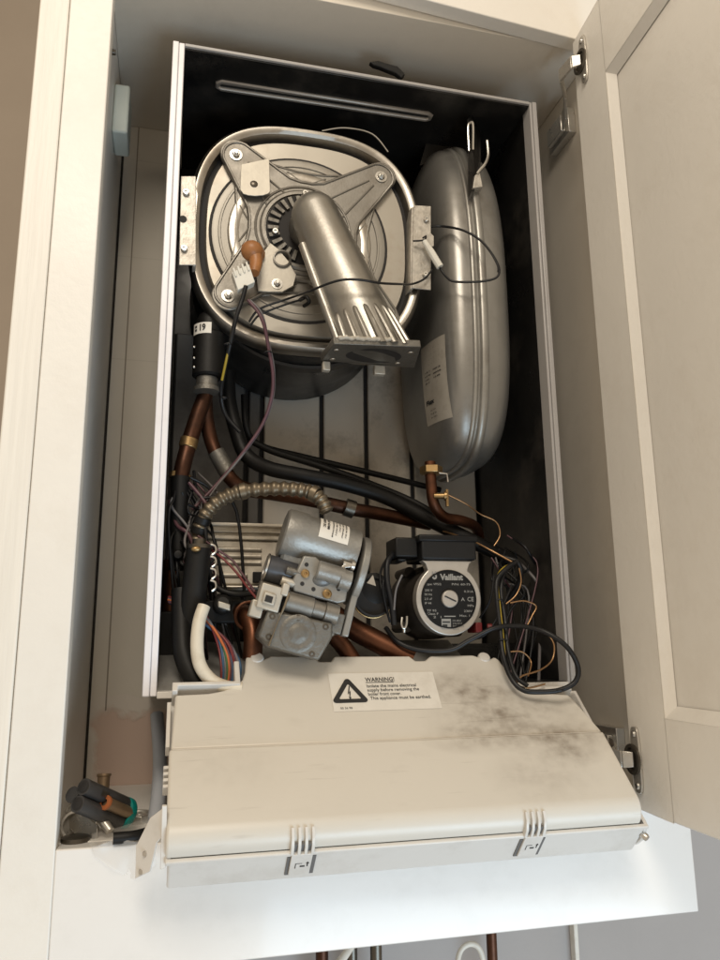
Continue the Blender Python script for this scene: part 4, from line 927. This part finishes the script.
# upper lid with the narrowed neck
right = [(.212, .0842), (.199, .128), (.196, .1325), (.152, .137), (.147, .141), (.143, .155), (.138, .1815)]
def arc(c, r, a0, a1, k=6): return [(c[0]+r*math.cos(rad(a0+(a1-a0)*i/k)), c[1]+r*math.sin(rad(a0+(a1-a0)*i/k))) for i in range(k+1)]
top = [(.135, .186)]+[(.125+.008*math.cos(t), .188+.006*math.sin(t)) for t in (-.3, -1.57, -2.8)]+[(.110, .190), (.063, .190), (.055, .183), (.045, .183), (.040, .190), (-.040, .191), (-.044, .184), (-.056, .184), (-.060, .191), (-.105, .193)]+[(-.114+.008*math.cos(t), .193+.006*math.sin(t)) for t in (-.3, -1.57, -2.8)]+[(-.129, .192)]
left = [(-.131, .172), (-.134, .162), (-.141, .154), (-.152, .149), (-.166, .146), (-.196, .145), (-.1985, .0842)]
mb = MB(); mb.prism([BX(u, v, 0) for u, v in right+top+left], bn*-.016); mb.build('upper_lid', m_abs, cb, .0026, 3)
mb = MB(); mb.box((XL+.003, .0830, -.014), (XR-.003, .0846, -.0006), 0, bfr); mb.build('lid_joint', m_absp, cb)
for u, v in ((-.118, .190), (.122, .186)):
    mb = MB(); mb.lathe(BX(u, v, -.006), bn, [(0, .0075), (.0058, .007), (.0068, .0055), (.0068, 0)], 24); mb.build('screw_cap', m_absp, cb)
# tray rim rising behind the shoulders (cream frame)
mb = MB(); mb.prism([BX(u, v, .004) for u, v in ((XL+.001, .146), (XL+.006, .146), (XL+.006, .1525), (-.1365, .1525), (-.1365, .182), (-.1415, .182), (-.1415, .1565), (XL+.001, .1565))], bn*-.026); mb.build('frame_rail', m_absp, cb, .0008)
mb = MB(); mb.box((.15, .140, -.03), (.205, .1455, -.002), 0, bfr); mb.build('frame_rail', m_absp, cb, .0008)
mb = MB()
for i in range(4): mb.box((XL-.004, .048+.006*i, -.012), (XL+.0005, .051+.006*i, -.001), 0, bfr)
mb.box((XL-.003, .09, -.016), (XL+.0005, .140, -.004), 0, bfr)
mb.build('side_rib', m_absp, cb, .0006)
# warning label
lq = [PP(px, py, BX(0, .1, 0), bn) for px, py in ((334, 712), (443, 711), (432, 671), (328, 674))]
lu0, lu1 = (lq[0]-BO).x, (lq[1]-BO).x; lv0 = (lq[0]-BO).dot(bv); lv1 = (lq[3]-BO).dot(bv); uu0 = (lq[3]-BO).x; uu1 = (lq[2]-BO).x
def WL(a, b, n=.0006):   # a,b in 0..1
    return BX((lu0*(1-b)+uu0*b)*(1-a)+(lu1*(1-b)+uu1*b)*a, lv0+(lv1-lv0)*b, n)
mb = MB(); mb.sheet([WL(a, b, .0004) for a, b in ((0, 0), (.992, 0), (1, .02), (1, .98), (.992, 1), (0, 1))])
# triangle with rounded corners
def tri(s, rr):
    out = []; cx, cy = .165, .44
    W_ = (lu1-lu0); H_ = (lv1-lv0)
    for a in (90, 210, 330):
        c = V((cx+(s-rr)*2*math.cos(rad(a))/W_*.0095, cy+(s-rr)*2*math.sin(rad(a))/H_*.0095, 0))
        for t in (-60, -30, 0, 30, 60): out.append((c.x+rr*2*math.cos(rad(a+t))/W_*.0095, c.y+rr*2*math.sin(rad(a+t))/H_*.0095))
    return out
to, ti = tri(1., .16), tri(.62, .05)
vs = [WL(a, b, .0008) for a, b in to+ti]; n_ = len(to)
mb.add(vs, [(i, (i+1) % n_, n_+(i+1) % n_, n_+i) for i in range(n_)], 1)
bolt_ = [(.170, .66), (.148, .44), (.163, .45), (.154, .32), (.146, .32), (.162, .22), (.172, .34), (.164, .33), (.180, .52), (.164, .50), (.180, .66)]
mb.add([WL(a-.002, b*.95+.02, .0008) for a, b in ((.172, .66), (.150, .42), (.166, .47), (.183, .54), (.170, .51), (.182, .66))], [(0, 1, 2, 4, 5)], 1)
mb.add([WL(a-.002, b*.95+.02, .0008) for a, b in ((.166, .47), (.183, .54), (.172, .36), (.163, .39))], [(0, 1, 2, 3)], 1)
mb.add([WL(a-.002, b*.95+.02, .0008) for a, b in ((.157, .37), (.178, .35), (.165, .23))], [(0, 1, 2)], 1)
wf = lambda a, b: WL(a, b, .0008)
put_text(mb, 'WARNING!', wf, .335, .755, .155, 1, .275, .012)
mb.add([wf(a, b) for a, b in ((.335, .722), (.60, .722), (.60, .737), (.335, .737))], [(0, 1, 2, 3)], 1)
for i, (t, w) in enumerate((('Isolate the mains electrical', .47), ('supply before removing the', .49), ('boiler front cover.', .31), (' This appliance must be earthed.', .585))):
    put_text(mb, t, wf, .335, .595-.108*i, .118, 1, w, .006)
put_text(mb, '00 36 98', wf, .06, .05, .075, 1, .11)
mb.build('warning_label', [m_label, m_ink], cb)
m_clipgap = mat('clip_gap', (.14, .135, .13), .7)
# two snap clips on the front edge
for (px, py) in ((302, 855), (531, 843)):
    c = PP(px, py, BX(0, -.0078, -.03), -bv); uc = c.x
    fr2 = lambda u, v, n: BX(uc+u, v, n)
    # dark surround
    g = MB(); g.box((-.0112, -.0074, -.0462), (.0122, -.0062, -.0215), 0, fr2); clip = g.build('snap_clip', m_clipgap, cb)
    g = MB(); g.box((-.0086, -.0092, -.0445), (.0086, -.0060, -.0165), 0, fr2)
    ck = lambda u, n: fr2(u, -.0094, n)
    for (x0, x1, n0, n1) in ((-.0005, .0035, -.0330, -.0312), (-.0045, -.0038, -.0345, -.0280), (-.0045, .001, -.0285, -.0279), (.0050, .0060, -.0325, -.0275)):
        g.add([ck(x0, n0), ck(x1, n0), ck(x1, n1), ck(x0, n1)], [(0, 1, 2, 3)], 1)
    g.add([ck(.0040, -.0285), ck(.0070, -.0285), ck(.0055, -.0262)], [(0, 1, 2)], 1)
    g.build('clip_tongue', [m_absp, m_ink], clip, .0005)
    g = MB()
    for x in (-.0085, -.0030, .0025, .0080):
        g.prism([fr2(x-.0012, -.0092, -.0170), fr2(x-.0012, -.002, -.0170), fr2(x-.0012, .004, -.0010), fr2(x-.0012, .0035, .0012), fr2(x-.0012, -.0030, -.0022), fr2(x-.0012, -.0076, -.0090)], (.0026, 0, 0))
    g.build('clip_finger', m_absp, clip, .0004)
    g = MB(); g.box((-.0092, -.0062, -.0162), (.0088, -.0040, -.0075), 0, fr2); g.build('clip_gap', m_clipgap, clip)
# hinge ear on the left and rivet on the right end
def flatpx(pts, th, m, name, par, bev=.0006, off=None):
    q_ = [P(*a) for a in pts]; n_ = (q_[1]-q_[0]).cross(q_[2]-q_[0]).normalized()
    g = MB(); g.prism(q_, n_*th); return g.build(name, m, par, bev)
flatpx([(166, 806, -.120), (167, 832, -.120), (157, 843, -.118), (150, 872, -.112), (135, 879, -.098), (136, 846, -.098), (150, 818, -.110)], .0022, m_absp, 'hinge_ear', cb)
flatpx([(162, 806, -.1235), (167, 806, -.1235), (166, 868, -.118), (160, 870, -.118)], .004, m_absp, 'ear_rib', cb)
for q_ in ((141, 872, -.1035), (145, 854, -.1075)):
    g = MB(); g.lathe(P(*q_), V((-.4, -1, .1)), [(0, .0012), (.0018, .001), (.0024, 0)], 12); g.build('ear_rivet', m_screw, cb)
g = MB(); g.lathe(BX(XR+.007, -.006, -.030), V((.3, -.7, -.5)), [(0, .006), (.0028, .0055), (.0034, .004), (.0034, 0)], 16); g.build('end_rivet', m_screw, cb)
g = MB(); g.prism([BX(XR+.0062, v, n) for v, n in ((-.005, -.022), (-.0085, -.034), (-.005, -.048), (.012, -.048), (.012, -.022))], (.004, 0, 0)); g.build('end_lug', m_absp, cb, .001)

# added tube coloured as the shaded wall strip between the plaster and the box
mb = MB(); mb.tube([P(157, 715, .16), P(160, 760, .12), P(158, 800, .05), P(152, 835, .01)], .0075, 14); pgs = mb.build('shade_strip', mat('wall_shade_grey', (.50, .52, .56), .4, var=.05, vscale=20))
tag(pgs, 'added pale grey tube standing for the shaded wall strip just left of the fallen electronics box', 'pipe')

# ------------------------------------------------------------------ loose fittings on the cupboard floor, lower left
def SZ(px, py, h=0.): return PZ(px, py, ZS+h)
# tool holder: bundle of black sockets closed by a teal band
bh = thing('bit_holder', 'black tool bit holder with teal end band lying on the cupboard floor', 'bit holder', tuple(SZ(105, 838)))
A = P(81, 794, -.050); Bq = P(131, 831, -.002)+V((0, 0, .013)); d = (Bq-A).normalized(); sd = d.cross(V((0, -1, .35))).normalized(); uu = sd.cross(d).normalized()
if uu.y > 0: uu = -uu
Lh = (Bq-A).length
g = MB()
g.tube([A+sd*.008, A+sd*.008+d*Lh*.8], .0070, 16, smooth=0); g.tube([A-sd*.006, A-sd*.006+d*Lh*.8], .0070, 16, smooth=0); g.tube([A+uu*-.010+sd*.001, A-uu*.010+sd*.001+d*Lh*.8], .0068, 16, smooth=0)
g.build('socket_body', mat('charcoal_socket', (.045, .042, .04), .4, var=.2, vscale=60), bh)
for s_ in (.008, -.006):
    g = MB(); g.lathe(A+sd*s_-d*.0002, -d, [(.0052, .0004), (.0048, .0006), (0, .0006)], 20); g.build('socket_mouth', m_dark, bh)
g = MB(); g.tube([A+d*Lh*.38+uu*.0065, A+d*Lh*.84+uu*.0060], .0052, 14, smooth=0); br_ = g.build('bronze_bit', m_brown, bh)
g = MB(); g.lathe(A+d*Lh*.33+uu*.0065, d, [(.003, 0), (.0062, .0005), (.0062, .003), (.004, .0035)], 18); g.build('orange_collar', m_orng, br_)
g = MB(); g.lathe(A+d*Lh*.80, d, [(.0105, 0), (.0128, .0005), (.0132, .002), (.0132, .0062), (.0125, .0075), (.0105, .0075), (.0100, .004), (0, .004)], 30, flat=.85, ref=sd); g.build('teal_band', m_teal, bh)
g = MB(); g.box((-.003, -.001, -.006), (.003, .001, .006), 0, lambda x, y, z: A+d*Lh*.3-sd*.006+uu*.007+d*x*1.5+sd*z*.4); g.build('clip', m_hdark, bh, .0006)
# second dark socket bar behind
g = MB(); A2 = P(98, 790, .05); B2 = P(128, 822, .02); g.tube([A2, A2.lerp(B2, .5), B2], .0062, 14, rfun=lambda t: 1.-.25*t); 
g.tube([A2+V((.004, -.004, .006)), B2+V((.004, -.004, .004))], .0022, 8, smooth=0)
sb = g.build('ratchet_bar', m_hdark); tag(sb, 'dark steel ratchet bar lying behind the black bit holder', 'tool')
g = MB(); A4 = P(92, 806, -.02); B4 = P(110, 836, -.035)+V((0, 0, .004)); g.tube([A4, A4.lerp(B4, .5), B4], .0046, 14, rfun=lambda t: 1.1-.3*t); g.lathe(A4, A4-B4, [(.0050, -.002), (.0058, 0), (.0058, .002), (.0040, .0022), (.0036, -.001), (0, -.001)], 18); tp = g.build('nut_driver', m_chrome); tag(tp, 'bright metal nut driver lying under the black bit holder', 'tool')
g = MB(); A3 = P(102, 806, .03); B3 = P(104, 776, .035); g.tube([A3, A3.lerp(B3, .5), B3], .0055, 16, rfun=lambda t: .9+.15*t); g.lathe(B3, B3-A3, [(.0058, -.001), (.0066, 0), (.0066, .002), (.0045, .0022), (.004, -.001), (0, -.001)], 18)
ro = g.build('brown_tube', m_brown); tag(ro, 'short brown metal tube standing upright behind the black bit holder', 'tube')
# metal hinge and cup at the left
hg = thing('spare_hinge', 'loose nickel cupboard hinge lying against the left side panel beside the bit holder', 'hinge', tuple(SZ(78, 842)))
g = MB(); q_ = [P(66, 812, .0), P(72, 804, .0), P(98, 824, -.028), P(97, 838, -.032), P(86, 845, -.034), P(70, 828, -.01)]
g.prism(q_, V((.001, .004, -.003))); g.tube([P(66, 813, .0), P(73, 805, .0), P(97, 823, -.028)], .0016, 8, smooth=2); g.build('hinge_arm', m_chrome, hg, .0008)
g = MB(); g.lathe(P(75, 826, -.012), V((.3, -1, .5)), [(.010, -.006), (.0115, 0), (.0125, .0008), (.0125, .0018), (.0105, .0018), (.0095, -.005), (0, -.006)], 28); g.build('hinge_cup', m_chrome, hg)
g = MB(); g.lathe(P(75, 843, -.034)+V((0, 0, .001)), V((0, 0, 1)), [(0, 0), (.012, 0), (.012, .004), (.009, .005), (0, .005)], 24); g.build('hinge_base', m_hdark, hg)
# ring washer and small nut behind
g = MB(); c = SZ(137, 815, .004); g.tube([c+V((.0130*math.cos(t), .013*math.sin(t), 0)) for t in [2*math.pi*i/28 for i in range(28)]], .0026, 10, smooth=1, closed=True); rg = g.build('steel_ring', m_chrome); tag(rg, 'bright steel ring lying on the cupboard floor next to the teal band', 'ring')
g = MB(); c = SZ(139, 823, .0); g.lathe(c, (0, 0, 1), [(.004, 0), (.0085, 0), (.0085, .007), (.004, .007), (.004, 0)], 6); nt_ = g.build('hex_nut', m_chrome, None, .0005); tag(nt_, 'loose hex nut in front of the steel ring on the cupboard floor', 'nut')
g = MB(); c = SZ(128, 838, .0055); g.tube([c+V((-.012, .002, 0)), c+V((.004, .004, 0)), c+V((.016, .014, 0))], .0048, 12); pl_ = g.build('black_grommet', m_rub); tag(pl_, 'short black rubber tube beside the teal band', 'rubber tube')
# clear polythene bag hanging over the cupboard floor edge
m_bag = bpy.data.materials.new('clear_polythene'); m_bag.use_nodes = True
nt2 = m_bag.node_tree; b2 = nt2.nodes['Principled BSDF']; b2.inputs['Base Color'].default_value = (.85, .82, .78, 1); b2.inputs['Roughness'].default_value = .25; b2.inputs['Alpha'].default_value = .28
g = MB(); nu, nv = 14, 14; vs = []
for j in range(nv+1):
    for i in range(nu+1):
        a, t = i/nu, j/nv
        x = -.262+.050*a+.006*t
        if t < .45: y = -.006-(.075)*(t/.45); z = ZS+.0025+.010*math.sin(a*3.1)*(1-t/.45)*.6
        else: y = YF-.0025-.002*math.sin(a*9); z = ZS+.002-(.030*(1-abs(a-.62)*1.1))*((t-.45)/.55)
        y = max(y, YF-.004); vs.append((x, y+.0012*math.sin(13*a+7*t), z+.0016*math.sin(9*a+11*t)*(1 if t < .45 else 0)))
g.add(vs, [(j*(nu+1)+i, j*(nu+1)+i+1, (j+1)*(nu+1)+i+1, (j+1)*(nu+1)+i) for j in range(nv) for i in range(nu)])
bag = g.build('plastic_bag', m_bag, None, angle=80); tag(bag, 'clear polythene bag under the loose fittings, drooping over the cupboard edge', 'plastic bag')

# ------------------------------------------------------------------ pipes on the wall below the cupboard
below = [(352, .20, .0065, m_hdark, 'black_pipe', 'black lagged pipe on the wall below the cupboard'), (376, .19, .0070, m_hdark, 'lagged_pipe', 'dark rubber lagged pipe right of the black pipe below the cupboard'),
         (322, .21, .0075, m_copperd, 'copper_pipe', 'leftmost copper pipe dropping from below the cupboard'), (492, .20, .0065, m_copperd, 'copper_pipe', 'copper pipe right of the bent white pipe below the cupboard')]
for px, y, r, m, nm, lb2 in below:
    c = P(px, 950, y); g = MB(); g.tube([V((c.x, y, -.136)), V((c.x, y, -.55))], r, 14, smooth=0); o_ = g.build(nm, m); tag(o_, lb2, 'pipe')
g = MB(); g.tube([P(330, 975, .12), P(345, 955, .13), P(356, 938, .14), P(372, 915, .16)], .0045, 12); o_ = g.build('white_hose', m_white_pl); tag(o_, 'thin white hose slanting across the dark pipes below the cupboard', 'hose')
g = MB(); g.tube([P(456, 975, .17), P(460, 952, .17), P(470, 944, .17), P(480, 950, .17), P(486, 975, .17)], .0032, 12); o_ = g.build('white_hose', m_white_pl); tag(o_, 'white hose bent into a hoop below the cupboard', 'hose')
g = MB(); c = P(578, 950, .23); g.box((c.x-.003, .232, -.6), (c.x+.003, .2445, -.214)); o_ = g.build('cable_trunking', m_white_pl, None, .001); tag(o_, 'narrow white cable trunking running down the wall below the cupboard', 'trunking')

# ------------------------------------------------------------------ light
w = bpy.data.worlds.new('World'); scene.world = w; w.use_nodes = True
N = w.node_tree.nodes; Lk = w.node_tree.links
tc = N.new('ShaderNodeTexCoord'); sp_ = N.new('ShaderNodeSeparateXYZ'); rp_ = N.new('ShaderNodeValToRGB'); mr = N.new('ShaderNodeMapRange')
Lk.new(tc.outputs['Generated'], sp_.inputs[0]); mr.inputs['From Min'].default_value = -1; Lk.new(sp_.outputs['Z'], mr.inputs['Value']); Lk.new(mr.outputs['Result'], rp_.inputs['Fac'])
rp_.color_ramp.elements[0].color = (.90, .78, .64, 1); rp_.color_ramp.elements[1].color = (1.0, .81, .58, 1)
Lk.new(rp_.outputs['Color'], N['Background'].inputs['Color']); N['Background'].inputs['Strength'].default_value = .56
def area(name, loc, target, size, size_y, power, col):
    l = bpy.data.lights.new(name, 'AREA'); l.shape = 'RECTANGLE'; l.size = size; l.size_y = size_y; l.energy = power; l.color = col
    o = bpy.data.objects.new(name, l); COL.objects.link(o); o.location = loc
    o.rotation_euler = (V(target)-V(loc)).to_track_quat('-Z', 'Y').to_euler(); return o
area('ceiling_lamp', (-.42, -1.5, 1.50), (0, 0, .25), .65, .65, 17.5, (1, .90, .76))
area('window_light', (.50, -1.2, -.85), (.1, 0, -.1), 1.0, .6, 13, (.58, .80, 1.0))
scene.view_settings.view_transform = 'Standard'; scene.view_settings.look = 'None'; scene.view_settings.exposure = .14; scene.view_settings.gamma = 1
scene.cycles.max_bounces = 8
